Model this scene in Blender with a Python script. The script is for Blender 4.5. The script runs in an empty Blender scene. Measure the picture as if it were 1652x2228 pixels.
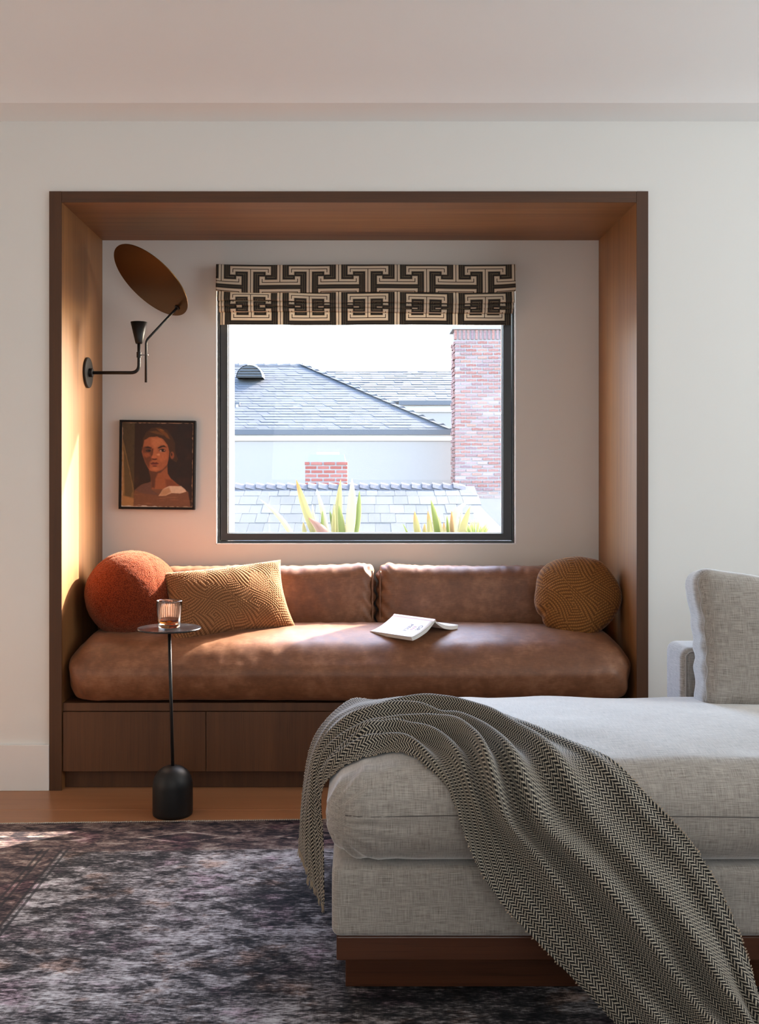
import bpy, math, random
import numpy as np
from mathutils import Vector, Matrix
from mathutils.bvhtree import BVHTree

random.seed(7)
rng = np.random.default_rng(11)
scene = bpy.context.scene
COL = scene.collection

# ------------------------------------------------------------------ camera
F = 2217.6            # focal length in pixels of the 1652 x 2228 frame
CX, CY = 782.0, 1044.0
CAMY, CAMZ = -3.77, 1.15
cam_d = bpy.data.cameras.new('camera')
cam = bpy.data.objects.new('camera', cam_d)
COL.objects.link(cam)
cam.location = (0, CAMY, CAMZ)
cam.rotation_euler = (math.pi / 2, 0, 0)
cam_d.sensor_fit = 'VERTICAL'
cam_d.sensor_height = 36.0
cam_d.lens = 36.0 * F / 2228.0
cam_d.shift_x = (826.0 - CX) / 2228.0
cam_d.shift_y = (CY - 1114.0) / 2228.0
cam_d.clip_start = 0.05
cam_d.clip_end = 300
scene.camera = cam

# ------------------------------------------------------------------ light
SUN = Vector((1.33, 1.0, 1.085)).normalized()      # direction towards the sun
world = bpy.data.worlds.new('World')
scene.world = world
world.use_nodes = True
wn = world.node_tree.nodes
wl = world.node_tree.links
sky = wn.new('ShaderNodeTexSky')
sky.sky_type = 'NISHITA'
sky.sun_disc = False
sky.sun_elevation = math.asin(SUN.z)
sky.sun_rotation = math.atan2(SUN.x, SUN.y)
sky.air_density = 1.0
sky.dust_density = 2.2
sky.ozone_density = 1.0
bg = wn['Background']
bg.inputs['Strength'].default_value = 3.2
wl.new(sky.outputs['Color'], bg.inputs['Color'])

sun_d = bpy.data.lights.new('sun', 'SUN')
sun_d.energy = 21.0
sun_d.angle = math.radians(0.6)
sun_d.color = (1.0, 0.93, 0.82)
sun_o = bpy.data.objects.new('sun', sun_d)
COL.objects.link(sun_o)
sun_o.rotation_euler = SUN.to_track_quat('Z', 'Y').to_euler()


def area(name, loc, target, sx, sy, power, color, portal=False):
    d = bpy.data.lights.new(name, 'AREA')
    d.shape = 'RECTANGLE'
    d.size, d.size_y = sx, sy
    d.energy = power
    d.color = color
    if portal:
        d.cycles.is_portal = True
    o = bpy.data.objects.new(name, d)
    COL.objects.link(o)
    o.location = loc
    o.rotation_euler = (Vector(target) - Vector(loc)).to_track_quat('-Z', 'Y').to_euler()
    return o


# daylight from an unseen right window; rear and left area lights are added fill
area('daylight_right_window', (3.05, -1.9, 1.65), (-1, -1.9, 1.85), 2.3, 2.0, 36, (0.89, 0.96, 1.0))
area('rear_fill', (0.4, -5.75, 1.85), (0.4, -2.6, 3.6), 2.6, 1.6, 30, (0.91, 0.97, 1.0))  # added fill, tilted up to brighten the ceiling
area('left_fill', (-2.35, -2.9, 1.45), (1, -2.9, 1.35), 1.6, 1.7, 1, (1.0, 0.94, 0.86))  # added weak fill from the left
area('window_portal', (0.02, 0.702, 1.42), (0.02, -2, 1.42), 1.28, 1.1, 1, (1, 1, 1), portal=True)

scene.view_settings.view_transform = 'Standard'
scene.view_settings.look = 'None'
scene.view_settings.exposure = 0.45
scene.view_settings.gamma = 1.0
scene.view_settings.use_curve_mapping = False
scene.cycles.max_bounces = 10
scene.cycles.diffuse_bounces = 6
scene.cycles.transparent_max_bounces = 16
scene.cycles.sample_clamp_indirect = 6.0
scene.cycles.caustics_reflective = False


# ================================================================== helpers
def P(px, py, d):
    """world point seen at a pixel at distance d from the camera plane"""
    return Vector(((px - CX) * d / F, CAMY + d, CAMZ - (py - CY) * d / F))


def srgb(r, g, b):
    def f(c):
        c = c / 255.0
        return c / 12.92 if c <= 0.04045 else ((c + 0.055) / 1.055) ** 2.4
    return (f(r), f(g), f(b), 1.0)


def tag(o, label=None, cat=None, group=None, kind=None):
    if label:
        o['label'] = label
    if cat:
        o['category'] = cat
    if group:
        o['group'] = group
    if kind:
        o['kind'] = kind
    return o


def thing(name, loc, label, cat, group=None, kind=None):
    o = bpy.data.objects.new(name, None)
    o.empty_display_size = 0.05
    COL.objects.link(o)
    o.location = loc
    return tag(o, label, cat, group, kind)


def world_of(o):
    m = Matrix.Identity(4)
    while o is not None:
        loc = Matrix.LocRotScale(o.location, o.rotation_euler, o.scale)
        m = (o.matrix_parent_inverse @ loc if o.parent else loc) @ m
        o = o.parent
    return m


def adopt(o, parent):
    if parent is not None:
        o.parent = parent
        o.matrix_parent_inverse = world_of(parent).inverted()
    return o


def mesh(name, verts, faces, mat=None, parent=None, smooth=False, uv=None, edges=()):
    me = bpy.data.meshes.new(name)
    me.from_pydata([tuple(map(float, v)) for v in verts], list(edges), [tuple(map(int, f)) for f in faces])
    me.update()
    if smooth:
        me.polygons.foreach_set('use_smooth', [True] * len(me.polygons))
    if uv is not None:
        lay = me.uv_layers.new(name='UVMap')
        li = np.zeros(len(me.loops), dtype=np.int32)
        me.loops.foreach_get('vertex_index', li)
        lay.data.foreach_set('uv', np.asarray(uv, dtype=np.float32)[li].ravel())
    if mat is not None:
        me.materials.append(mat)
    o = bpy.data.objects.new(name, me)
    COL.objects.link(o)
    return adopt(o, parent)


def box_uv(me):
    """box-projected UVs in metres"""
    lay = me.uv_layers.new(name='UVMap')
    co = [v.co for v in me.vertices]
    data = lay.data
    for p in me.polygons:
        n = p.normal
        a = max(range(3), key=lambda i: abs(n[i]))
        ij = ((1, 2), (0, 2), (0, 1))[a]
        for li in p.loop_indices:
            c = co[me.loops[li].vertex_index]
            data[li].uv = (c[ij[0]], c[ij[1]])


CUBE_F = [(0, 3, 2, 1), (4, 5, 6, 7), (0, 1, 5, 4), (1, 2, 6, 5), (2, 3, 7, 6), (3, 0, 4, 7)]


def box_vf(x0, x1, y0, y1, z0, z1):
    return ([(x0, y0, z0), (x1, y0, z0), (x1, y1, z0), (x0, y1, z0),
             (x0, y0, z1), (x1, y0, z1), (x1, y1, z1), (x0, y1, z1)], list(CUBE_F))


def join(*vfs):
    V, Fc = [], []
    for v, f in vfs:
        n = len(V)
        V += list(v)
        Fc += [tuple(i + n for i in q) for q in f]
    return V, Fc


def bevel(o, w, seg=2):
    m = o.modifiers.new('bevel', 'BEVEL')
    m.width = w
    m.segments = seg
    m.limit_method = 'ANGLE'
    return o


def box(name, x0, x1, y0, y1, z0, z1, mat, parent=None, bev=0.0, seg=2):
    v, f = box_vf(x0, x1, y0, y1, z0, z1)
    o = mesh(name, v, f, mat, parent)
    if bev:
        bevel(o, bev, seg)
    return o


def lathe(profile, n=48, center=(0, 0, 0), close=False):
    """profile: list of (r, z)"""
    V, Fc = [], []
    m = len(profile)
    for i in range(n):
        a = 2 * math.pi * i / n
        for r, z in profile:
            V.append((center[0] + r * math.cos(a), center[1] + r * math.sin(a), center[2] + z))
    for i in range(n):
        j = (i + 1) % n
        for k in range(m if close else m - 1):
            k2 = (k + 1) % m
            Fc.append((i * m + k, j * m + k, j * m + k2, i * m + k2))
    if not close:
        if profile[0][0] > 1e-6:
            Fc.append(tuple(i * m for i in range(n))[::-1])
        if profile[-1][0] > 1e-6:
            Fc.append(tuple(i * m + m - 1 for i in range(n)))
    return V, Fc


def tube(path, r, n=12, caps=True):
    pts = [Vector(p) for p in path]
    rs = r if isinstance(r, (list, tuple)) else [r] * len(pts)
    V, Fc = [], []
    t0 = (pts[1] - pts[0]).normalized()
    up = Vector((0, 0, 1)) if abs(t0.z) < 0.9 else Vector((1, 0, 0))
    nrm = t0.cross(up).normalized()
    for i, p in enumerate(pts):
        if i == 0:
            t = pts[1] - pts[0]
        elif i == len(pts) - 1:
            t = pts[-1] - pts[-2]
        else:
            t = (pts[i + 1] - pts[i]).normalized() + (pts[i] - pts[i - 1]).normalized()
        t.normalize()
        nrm = (nrm - t * nrm.dot(t)).normalized()
        b = t.cross(nrm)
        for k in range(n):
            a = 2 * math.pi * k / n
            V.append(p + (nrm * math.cos(a) + b * math.sin(a)) * rs[i])
    for i in range(len(pts) - 1):
        for k in range(n):
            k2 = (k + 1) % n
            Fc.append((i * n + k, i * n + k2, (i + 1) * n + k2, (i + 1) * n + k))
    if caps:
        Fc.append(tuple(range(n))[::-1])
        Fc.append(tuple((len(pts) - 1) * n + k for k in range(n)))
    return V, Fc


def arc_path(pts, rad, seg=8):
    """polyline with rounded corners"""
    pts = [Vector(p) for p in pts]
    out = [pts[0]]
    for i in range(1, len(pts) - 1):
        a, b, c = pts[i - 1], pts[i], pts[i + 1]
        u, w = (a - b).normalized(), (c - b).normalized()
        p0, p1 = b + u * rad, b + w * rad
        for k in range(seg + 1):
            t = k / seg
            out.append(p0 * (1 - t) ** 2 + b * 2 * t * (1 - t) + p1 * t * t)
    out.append(pts[-1])
    return out


def grid_faces(nu, nv):
    f = []
    for i in range(nu - 1):
        for j in range(nv - 1):
            f.append((i * nv + j, (i + 1) * nv + j, (i + 1) * nv + j + 1, i * nv + j + 1))
    return f


def value_noise(p, freq, seed=0):
    """smooth 3-D value noise in [-1,1] on an (n,3) array"""
    q = np.asarray(p, float) * freq + seed * 17.31
    i = np.floor(q).astype(np.int64)
    f = q - i
    f = f * f * (3 - 2 * f)

    def h(ix, iy, iz):
        n = (ix * 374761393 + iy * 668265263 + iz * 2147483647 + seed * 974711) & 0x7fffffff
        n = ((n ^ (n >> 13)) * 1274126177) & 0x7fffffff
        n = (n ^ (n >> 16)) & 0x7fffffff
        return n / float(0x3fffffff) - 1.0
    out = 0
    for dx in (0, 1):
        wx = f[:, 0] if dx else 1 - f[:, 0]
        for dy in (0, 1):
            wy = f[:, 1] if dy else 1 - f[:, 1]
            for dz in (0, 1):
                wz = f[:, 2] if dz else 1 - f[:, 2]
                out = out + wx * wy * wz * h(i[:, 0] + dx, i[:, 1] + dy, i[:, 2] + dz)
    return out


def rounded_block(a, b, c, r, na=24, nb=14, nc=6, nr=5):
    """rounded box lattice centred on 0, half sizes a,b,c -> (verts array, faces)"""
    r = min(r, a * 0.98, b * 0.98, c * 0.98)

    def axis(h, n):
        inner = np.linspace(-(h - r), h - r, n + 1)
        t = np.tan(np.linspace(0, 1, nr + 1)[1:] * math.pi / 4) * r
        return np.concatenate([-(h - r) - t[::-1], inner, (h - r) + t])
    xs, ys, zs = axis(a, na), axis(b, nb), axis(c, nc)
    key, V, Fc = {}, [], []

    def vid(i, j, k):
        if (i, j, k) not in key:
            key[(i, j, k)] = len(V)
            V.append((xs[i], ys[j], zs[k]))
        return key[(i, j, k)]
    X, Y, Z = len(xs) - 1, len(ys) - 1, len(zs) - 1
    for i in range(X):
        for j in range(Y):
            Fc.append((vid(i, j, 0), vid(i, j + 1, 0), vid(i + 1, j + 1, 0), vid(i + 1, j, 0)))
            Fc.append((vid(i, j, Z), vid(i + 1, j, Z), vid(i + 1, j + 1, Z), vid(i, j + 1, Z)))
    for i in range(X):
        for k in range(Z):
            Fc.append((vid(i, 0, k), vid(i + 1, 0, k), vid(i + 1, 0, k + 1), vid(i, 0, k + 1)))
            Fc.append((vid(i, Y, k), vid(i, Y, k + 1), vid(i + 1, Y, k + 1), vid(i + 1, Y, k)))
    for j in range(Y):
        for k in range(Z):
            Fc.append((vid(0, j, k), vid(0, j, k + 1), vid(0, j + 1, k + 1), vid(0, j + 1, k)))
            Fc.append((vid(X, j, k), vid(X, j + 1, k), vid(X, j + 1, k + 1), vid(X, j, k + 1)))
    V = np.array(V)
    half = np.array([a, b, c])
    q = np.clip(V, -(half - r), half - r)
    dv = V - q
    ln = np.linalg.norm(dv, axis=1, keepdims=True)
    V = q + dv / np.maximum(ln, 1e-9) * r
    return V, Fc


def normals_of(V, Fc):
    me = bpy.data.meshes.new('tmp')
    me.from_pydata([tuple(v) for v in V], [], Fc)
    me.update()
    n = np.zeros(len(V) * 3)
    me.vertices.foreach_get('normal', n)
    bpy.data.meshes.remove(me)
    return n.reshape(-1, 3)


def bvh_of(V, Fc):
    return BVHTree.FromPolygons([tuple(v) for v in V], [tuple(f) for f in Fc])


def top_z(bvh, x, y, z0=3.0):
    hit = bvh.ray_cast(Vector((x, y, z0)), Vector((0, 0, -1)))
    return hit[0].z if hit[0] is not None else None


# ------------------------------------------------------------------ node helper
class N:
    """tiny expression layer over shader nodes"""

    def __init__(self, mat):
        self.t = mat.node_tree
        self.n = self.t.nodes
        self.l = self.t.links

    def node(self, kind, **kw):
        nd = self.n.new(kind)
        for k, v in kw.items():
            setattr(nd, k, v)
        return nd

    def put(self, sock, v):
        if isinstance(v, E):
            self.l.new(v.s, sock)
        elif v is not None:
            sock.default_value = v

    def math(self, op, a, b=None, c=None):
        nd = self.node('ShaderNodeMath', operation=op)
        self.put(nd.inputs[0], a)
        if b is not None:
            self.put(nd.inputs[1], b)
        if c is not None:
            self.put(nd.inputs[2], c)
        return E(self, nd.outputs[0])

    def coord(self, which='Object'):
        nd = self.node('ShaderNodeTexCoord')
        return E(self, nd.outputs[which])

    def xyz(self, v):
        nd = self.node('ShaderNodeSeparateXYZ')
        self.put(nd.inputs[0], v)
        return [E(self, nd.outputs[i]) for i in range(3)]

    def vec(self, x, y, z=0.0):
        nd = self.node('ShaderNodeCombineXYZ')
        for i, q in enumerate((x, y, z)):
            self.put(nd.inputs[i], q)
        return E(self, nd.outputs[0])

    def noise(self, v, scale=5.0, detail=3.0, rough=0.55, out='Fac', dist=0.0):
        nd = self.node('ShaderNodeTexNoise')
        self.put(nd.inputs['Vector'], v)
        nd.inputs['Scale'].default_value = scale
        nd.inputs['Detail'].default_value = detail
        nd.inputs['Roughness'].default_value = rough
        nd.inputs['Distortion'].default_value = dist
        return E(self, nd.outputs[out])

    def voronoi(self, v, scale=5.0, feature='F1', out='Distance'):
        nd = self.node('ShaderNodeTexVoronoi', feature=feature)
        self.put(nd.inputs['Vector'], v)
        nd.inputs['Scale'].default_value = scale
        return E(self, nd.outputs[out])

    def ramp(self, f, stops, interp='LINEAR'):
        nd = self.node('ShaderNodeValToRGB')
        cr = nd.color_ramp
        cr.interpolation = interp
        while len(cr.elements) > 1:
            cr.elements.remove(cr.elements[-1])
        cr.elements[0].position = stops[0][0]
        cr.elements[0].color = stops[0][1]
        for p, c in stops[1:]:
            e = cr.elements.new(p)
            e.color = c
        self.put(nd.inputs[0], f)
        return E(self, nd.outputs[0])

    def mix(self, f, a, b, mode='MIX'):
        nd = self.node('ShaderNodeMix', data_type='RGBA', blend_type=mode)
        self.put(nd.inputs[0], f)
        self.put(nd.inputs[6], a)
        self.put(nd.inputs[7], b)
        return E(self, nd.outputs[2])

    def smooth(self, x, lo, hi):
        nd = self.node('ShaderNodeMapRange', interpolation_type='SMOOTHSTEP')
        self.put(nd.inputs[0], x)
        nd.inputs[1].default_value = lo
        nd.inputs[2].default_value = hi
        return E(self, nd.outputs[0])

    def bump(self, h, strength=0.3, dist=0.002):
        nd = self.node('ShaderNodeBump')
        nd.inputs['Strength'].default_value = strength
        nd.inputs['Distance'].default_value = dist
        self.put(nd.inputs['Height'], h)
        return E(self, nd.outputs[0])


class E:
    def __init__(self, g, s):
        self.g, self.s = g, s

    def __add__(self, o): return self.g.math('ADD', self, o)
    __radd__ = __add__
    def __sub__(self, o): return self.g.math('SUBTRACT', self, o)
    def __rsub__(self, o): return self.g.math('SUBTRACT', o, self)
    def __mul__(self, o): return self.g.math('MULTIPLY', self, o)
    __rmul__ = __mul__
    def __truediv__(self, o): return self.g.math('DIVIDE', self, o)
    def abs(self): return self.g.math('ABSOLUTE', self)
    def min(self, o): return self.g.math('MINIMUM', self, o)
    def max(self, o): return self.g.math('MAXIMUM', self, o)
    def lt(self, o): return self.g.math('LESS_THAN', self, o)
    def gt(self, o): return self.g.math('GREATER_THAN', self, o)
    def floor(self): return self.g.math('FLOOR', self)
    def fract(self): return self.g.math('FRACT', self)
    def tri(self, half): return self.g.math('PINGPONG', self, half)


def material(name, color=(0.5, 0.5, 0.5, 1), rough=0.6, metallic=0.0, spec=0.5, sheen=0.0, sheen_tint=None):
    m = bpy.data.materials.new(name)
    m.use_nodes = True
    b = m.node_tree.nodes['Principled BSDF']
    b.inputs['Base Color'].default_value = color
    b.inputs['Roughness'].default_value = rough
    b.inputs['Metallic'].default_value = metallic
    b.inputs['Specular IOR Level'].default_value = spec
    if sheen:
        b.inputs['Sheen Weight'].default_value = sheen
        b.inputs['Sheen Roughness'].default_value = 0.4
        if sheen_tint:
            b.inputs['Sheen Tint'].default_value = sheen_tint
    return m, N(m), b


# ================================================================== materials
def mat_paint(name, col, rough=0.75, bump=0.05):
    m, g, b = material(name, col, rough, spec=0.3)
    n = g.noise(g.coord(), 260, 3)
    b.inputs['Base Color'].default_value = col
    big = g.noise(g.coord(), 1.4, 2)
    g.put(b.inputs['Base Color'], g.mix(big * 0.25, col, tuple(c * 0.94 for c in col[:3]) + (1,)))
    g.put(b.inputs['Normal'], g.bump(n, bump, 0.001))
    return m


def mat_wood(name, dark, light, axis='Z', rough=0.42, scale=1.0, spec=0.5, figure=0.5):
    m, g, b = material(name, light, rough, spec=spec)
    x, y, z = g.xyz(g.coord())
    al, ac = 1.1 * scale, 42.0 * scale
    sc = {'X': (al, ac, ac), 'Y': (ac, al, ac), 'Z': (ac, ac, al)}[axis]
    v = g.vec(x * sc[0], y * sc[1], z * sc[2])
    n1 = g.noise(v, 1.0, 4, 0.6, dist=0.4)
    fs = {'X': (6, 420, 420), 'Y': (420, 6, 420), 'Z': (420, 420, 6)}[axis]
    n2 = g.noise(g.vec(x * fs[0], y * fs[1], z * fs[2]), 1.0, 2, 0.6)
    bs = {'X': (0.6, 7, 7), 'Y': (7, 0.6, 7), 'Z': (7, 7, 0.6)}[axis]
    n3 = g.noise(g.vec(x * bs[0], y * bs[1], z * bs[2]), 1.0, 2, 0.5)
    f = n1 * figure + n3 * (0.9 - figure) + n2 * 0.22 - 0.1
    c = g.ramp(f, [(0.25, dark), (0.55, tuple((dark[i] + light[i]) * 0.5 for i in range(3)) + (1,)), (0.8, light)])
    pores = g.smooth(n2, 0.30, 0.42) * 0.45 + 0.55
    c = g.mix(pores, tuple(v_ * 0.7 for v_ in dark[:3]) + (1,), c)
    g.put(b.inputs['Base Color'], c)
    g.put(b.inputs['Normal'], g.bump(n2 * 0.7 + n1 * 0.3, 0.12, 0.0006))
    g.put(b.inputs['Roughness'], n2 * 0.12 + (rough - 0.06))
    return m


def mat_linen(name, dark, light, thread=1.0, rough=0.85):
    m, g, b = material(name, light, rough, spec=0.3, sheen=0.9)
    u, v, _ = g.xyz(g.coord('UV'))
    h = g.noise(g.vec(u * 26, v * 620 / thread), 1.0, 3, 0.65)
    w = g.noise(g.vec(u * 620 / thread + 31.0, v * 26), 1.0, 3, 0.65)
    weave = g.noise(g.vec(u * 900, v * 900), 1.0, 1, 0.5)
    f = h * 0.5 + w * 0.38 + weave * 0.12
    g.put(b.inputs['Base Color'], g.ramp(f, [(0.34, dark), (0.52, tuple((dark[i] * 0.4 + light[i] * 0.6) for i in range(3)) + (1,)), (0.66, light)]))
    g.put(b.inputs['Normal'], g.bump(h * 0.5 + w * 0.5, 0.35, 0.0012))
    return m


def mat_leather():
    m, g, b = material('brown_leather', (0.2, 0.08, 0.045, 1), 0.5, spec=0.55, sheen=0.10, sheen_tint=(1.0, 0.8, 0.62, 1))
    co = g.coord()
    n1 = g.noise(co, 9.0, 5, 0.62)
    n2 = g.noise(co, 34.0, 4, 0.6)
    x, y, z = g.xyz(co)
    n3 = g.noise(g.vec(x * 40, y * 40, z * 420), 1.0, 2, 0.6)
    f = n1 * 0.55 + n2 * 0.25 + n3 * 0.2
    g.put(b.inputs['Base Color'], g.ramp(f, [(0.32, (0.108, 0.039, 0.016, 1)), (0.5, (0.195, 0.077, 0.034, 1)), (0.68, (0.34, 0.156, 0.080, 1))]))
    fine = g.noise(co, 520, 2, 0.5)
    g.put(b.inputs['Normal'], g.bump(n2 * 0.5 + fine * 0.5, 0.22, 0.0016))
    g.put(b.inputs['Roughness'], n2 * 0.2 + 0.42)
    return m


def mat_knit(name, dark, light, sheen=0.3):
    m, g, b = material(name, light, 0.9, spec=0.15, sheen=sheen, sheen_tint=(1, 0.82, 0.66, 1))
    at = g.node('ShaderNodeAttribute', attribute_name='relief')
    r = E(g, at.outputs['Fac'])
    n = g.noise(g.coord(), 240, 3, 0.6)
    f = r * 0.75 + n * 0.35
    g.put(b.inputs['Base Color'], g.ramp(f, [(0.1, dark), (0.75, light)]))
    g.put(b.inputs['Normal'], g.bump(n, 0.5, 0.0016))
    return m


def mat_boucle():
    m, g, b = material('rust_boucle', (0.3, 0.06, 0.02, 1), 0.95, spec=0.12, sheen=0.35, sheen_tint=(1, 0.6, 0.4, 1))
    co = g.coord()
    vo = g.voronoi(co, 250)
    n = g.noise(co, 300, 3, 0.6)
    f = vo * 0.9 + n * 0.3
    g.put(b.inputs['Base Color'], g.ramp(f, [(0.2, (0.30, 0.052, 0.014, 1)), (0.75, (0.12, 0.017, 0.005, 1))]))
    g.put(b.inputs['Normal'], g.bump(1.0 - vo + n * 0.4, 0.9, 0.003))
    return m


def mat_throw():
    m, g, b = material('herringbone_wool', (0.3, 0.3, 0.3, 1), 0.9, spec=0.15, sheen=0.25)
    u, v, _ = g.xyz(g.coord('UV'))
    c = 0.0088
    p = 0.0086
    k = (u / c).floor()
    fr = u / c - k
    par = (k / 2.0).fract() * 2.0
    zig = fr * par + (1.0 - fr) * (1.0 - par)
    wob = g.noise(g.vec(u * 300, v * 300), 1.0, 2, 0.5) * 0.10
    ph = ((v + zig * c * 0.9) / p + par * 0.5 + wob).fract()
    line = g.smooth((ph - 0.5).abs(), 0.26, 0.34)
    n = g.noise(g.vec(u * 900, v * 900), 1.0, 2, 0.5)
    cream = g.mix(n, (0.33, 0.285, 0.215, 1), (0.58, 0.525, 0.43, 1))
    black = g.mix(n, (0.008, 0.008, 0.009, 1), (0.026, 0.025, 0.025, 1))
    g.put(b.inputs['Base Color'], g.mix(line, black, cream))
    g.put(b.inputs['Normal'], g.bump(line * 0.7 + n * 0.4, 0.5, 0.0014))
    return m


def mat_blind():
    m, g, b = material('key_pattern_cloth', (0.6, 0.5, 0.4, 1), 0.8, spec=0.2)
    u, v, _ = g.xyz(g.coord('UV'))          # metres
    q = 613.0 / 0.2475                      # pattern units per metre

    def col(du, dv):
        x = (u * q + du).tri(613.0 / 2)
        y = (v * q + dv).tri(480.0 / 2)
        h, w, kk = 190.0, 185.0, 34.0
        stem = x.max(y - h)
        bar = (y - h).abs().max(x - w)
        hook = (x - w).abs().max((y - (h - kk / 2)).abs() - kk / 2)
        return stem.min(bar).min(hook)
    d = col(0, 0).min(col(613.0 / 2, 240.0))
    f = d / 80.0
    cream = (0.76, 0.64, 0.49, 1)
    cream2 = (0.82, 0.72, 0.58, 1)
    brown = (0.10, 0.066, 0.042, 1)
    blk = (0.010, 0.009, 0.011, 1)
    olive = (0.155, 0.125, 0.075, 1)
    c = g.ramp(f, [(0.0, brown), (0.055, cream2), (0.20, cream), (0.335, olive), (0.385, blk), (0.60, olive), (0.67, blk), (0.93, olive)], 'CONSTANT')
    n = g.noise(g.vec(u * 900, v * 900), 1.0, 2, 0.5)
    c = g.mix(n * 0.25, c, (0.3, 0.25, 0.2, 1))
    g.put(b.inputs['Base Color'], c)
    g.put(b.inputs['Normal'], g.bump(n, 0.15, 0.0006))
    # thin cloth lets some daylight through
    tr = g.node('ShaderNodeBsdfTranslucent')
    g.put(tr.inputs['Color'], c)
    mx = g.node('ShaderNodeMixShader')
    mx.inputs[0].default_value = 0.22
    out = g.n['Material Output']
    g.l.new(b.outputs[0], mx.inputs[1])
    g.l.new(tr.outputs[0], mx.inputs[2])
    g.l.new(mx.outputs[0], out.inputs['Surface'])
    return m


def mat_rug():
    m, g, b = material('distressed_rug', (0.2, 0.2, 0.2, 1), 0.95, spec=0.1)
    x, y, z = g.xyz(g.coord())
    wob = g.noise(g.vec(x * 9, y * 9), 1.0, 3, 0.6) * 0.05 - 0.025
    xx, yy = x + wob, y + wob
    warp = g.noise(g.vec(x * 430, y * 30), 1.0, 2, 0.6)
    blot = g.noise(g.vec(x * 12, y * 24), 1.0, 5, 0.65)
    wear = g.noise(g.vec(x * 2.3 + 3.7, y * 2.6 + 1.3), 1.0, 4, 0.6)
    hue = g.noise(g.vec(x * 6 + 9, y * 7), 1.0, 5, 0.65)
    # single weft threads: the worn pattern is broken up thread by thread
    th1 = g.noise(g.vec(x * 60, y * 250), 1.0, 2, 0.6)
    th2 = g.noise(g.vec(x * 24 + 5.0, y * 110), 1.0, 3, 0.65)
    dith = (th1 - 0.5) * 1.5 + (th2 - 0.5) * 1.4 + (warp - 0.5) * 0.3
    # ghosts of the old pattern: lozenges in rows and wandering stems
    dx = (xx + 0.31).tri(0.27)
    dy = (yy + 0.11).tri(0.21)
    loz = dx / 0.27 + dy / 0.21
    motif = g.smooth((loz - 0.42).abs(), 0.07, 0.02) + g.smooth((loz - 0.50).abs(), 0.05, 0.015)
    dk = g.smooth((loz - 0.62).abs(), 0.14, 0.03)
    sn2 = g.noise(g.vec(x * 13 + 7.0, y * 19), 1.0, 2, 0.5, dist=1.5)
    blob = g.smooth(sn2, 0.56, 0.66)
    # border: outside the guard stripes
    bl = g.smooth(x, -0.905, -0.925)
    bt = g.smooth(y - x * 0.03, -0.625, -0.60)
    bord = bl.max(bt)
    lines = 0.0
    for c0 in (-0.902, -0.920, -0.962, -0.980):
        lines = g.smooth((x - c0).abs(), 0.006, 0.0025) * g.smooth(y, -0.60, -0.63) + lines
    tl = g.smooth((y - x * 0.03 + 0.622).abs(), 0.006, 0.002)
    base = (wear - 0.5) * 1.5 + (blot - 0.5) * 1.3 + motif * 0.12 - dk * 0.10 - blob * 0.14 + 0.44
    fm = base + dith * 0.72
    field = g.ramp(fm, [(0.0, (0.012, 0.012, 0.014, 1)), (0.26, (0.030, 0.029, 0.031, 1)), (0.44, (0.085, 0.076, 0.078, 1)),
                        (0.62, (0.25, 0.23, 0.235, 1)), (0.90, (0.50, 0.485, 0.49, 1))])
    hd = hue + dith * 0.10
    purple = g.smooth(hd, 0.54, 0.66) * 0.42
    field = g.mix(purple, field, g.mix(1.0, field, (1.08, 0.66, 0.88, 1), 'MULTIPLY'))
    rust = g.smooth(hd, 0.46, 0.34) * 0.8
    field = g.mix(rust, field, g.mix(1.0, field, (1.15, 0.86, 0.70, 1), 'MULTIPLY'))
    # border colours, with a row of small lozenges
    bx = (x.max(-0.92) + 0.12).tri(0.22)
    by = (y - x * 0.03 + 0.495).abs()
    bd = bx / 0.16 + by / 0.055 + wob * 3.0
    bmot = g.smooth((bd - 0.85).abs(), 0.16, 0.05)
    bin_ = g.smooth(bd, 0.95, 0.75) * g.smooth(bd, 0.30, 0.45)
    fb = (blot - 0.5) * 1.6 - blob * 0.22 + bmot * 0.26 - bin_ * 0.20 + 0.40 + dith * 0.50
    border = g.ramp(fb, [(0.0, (0.012, 0.011, 0.014, 1)), (0.28, (0.038, 0.029, 0.032, 1)), (0.46, (0.105, 0.070, 0.064, 1)),
                         (0.64, (0.21, 0.165, 0.145, 1)), (0.92, (0.42, 0.385, 0.34, 1))])
    border = g.mix(purple, border, g.mix(1.0, border, (1.0, 0.55, 0.85, 1), 'MULTIPLY'))
    c = g.mix(bord, field, border)
    c = g.mix((lines.min(1.0).max(tl * 0.6) * 0.8), c, (0.022, 0.022, 0.024, 1))
    g.put(b.inputs['Base Color'], c)
    g.put(b.inputs['Normal'], g.bump(th1 * 0.7 + warp * 0.4, 0.4, 0.003))
    return m


def mat_random(name, stops, rough=0.9, speck=0.35):
    """colour picked per object"""
    m, g, b = material(name, (0.5, 0.5, 0.5, 1), rough, spec=0.1)
    oi = g.node('ShaderNodeObjectInfo')
    r = E(g, oi.outputs['Random'])
    c = g.ramp(r, stops)
    n = g.noise(g.coord(), 38, 4, 0.7)
    c = g.mix(g.smooth(n, 0.52, 0.70) * speck, c, (0.22, 0.19, 0.18, 1))
    g.put(b.inputs['Base Color'], c)
    g.put(b.inputs['Normal'], g.bump(n, 0.4, 0.006))
    return m


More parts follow.
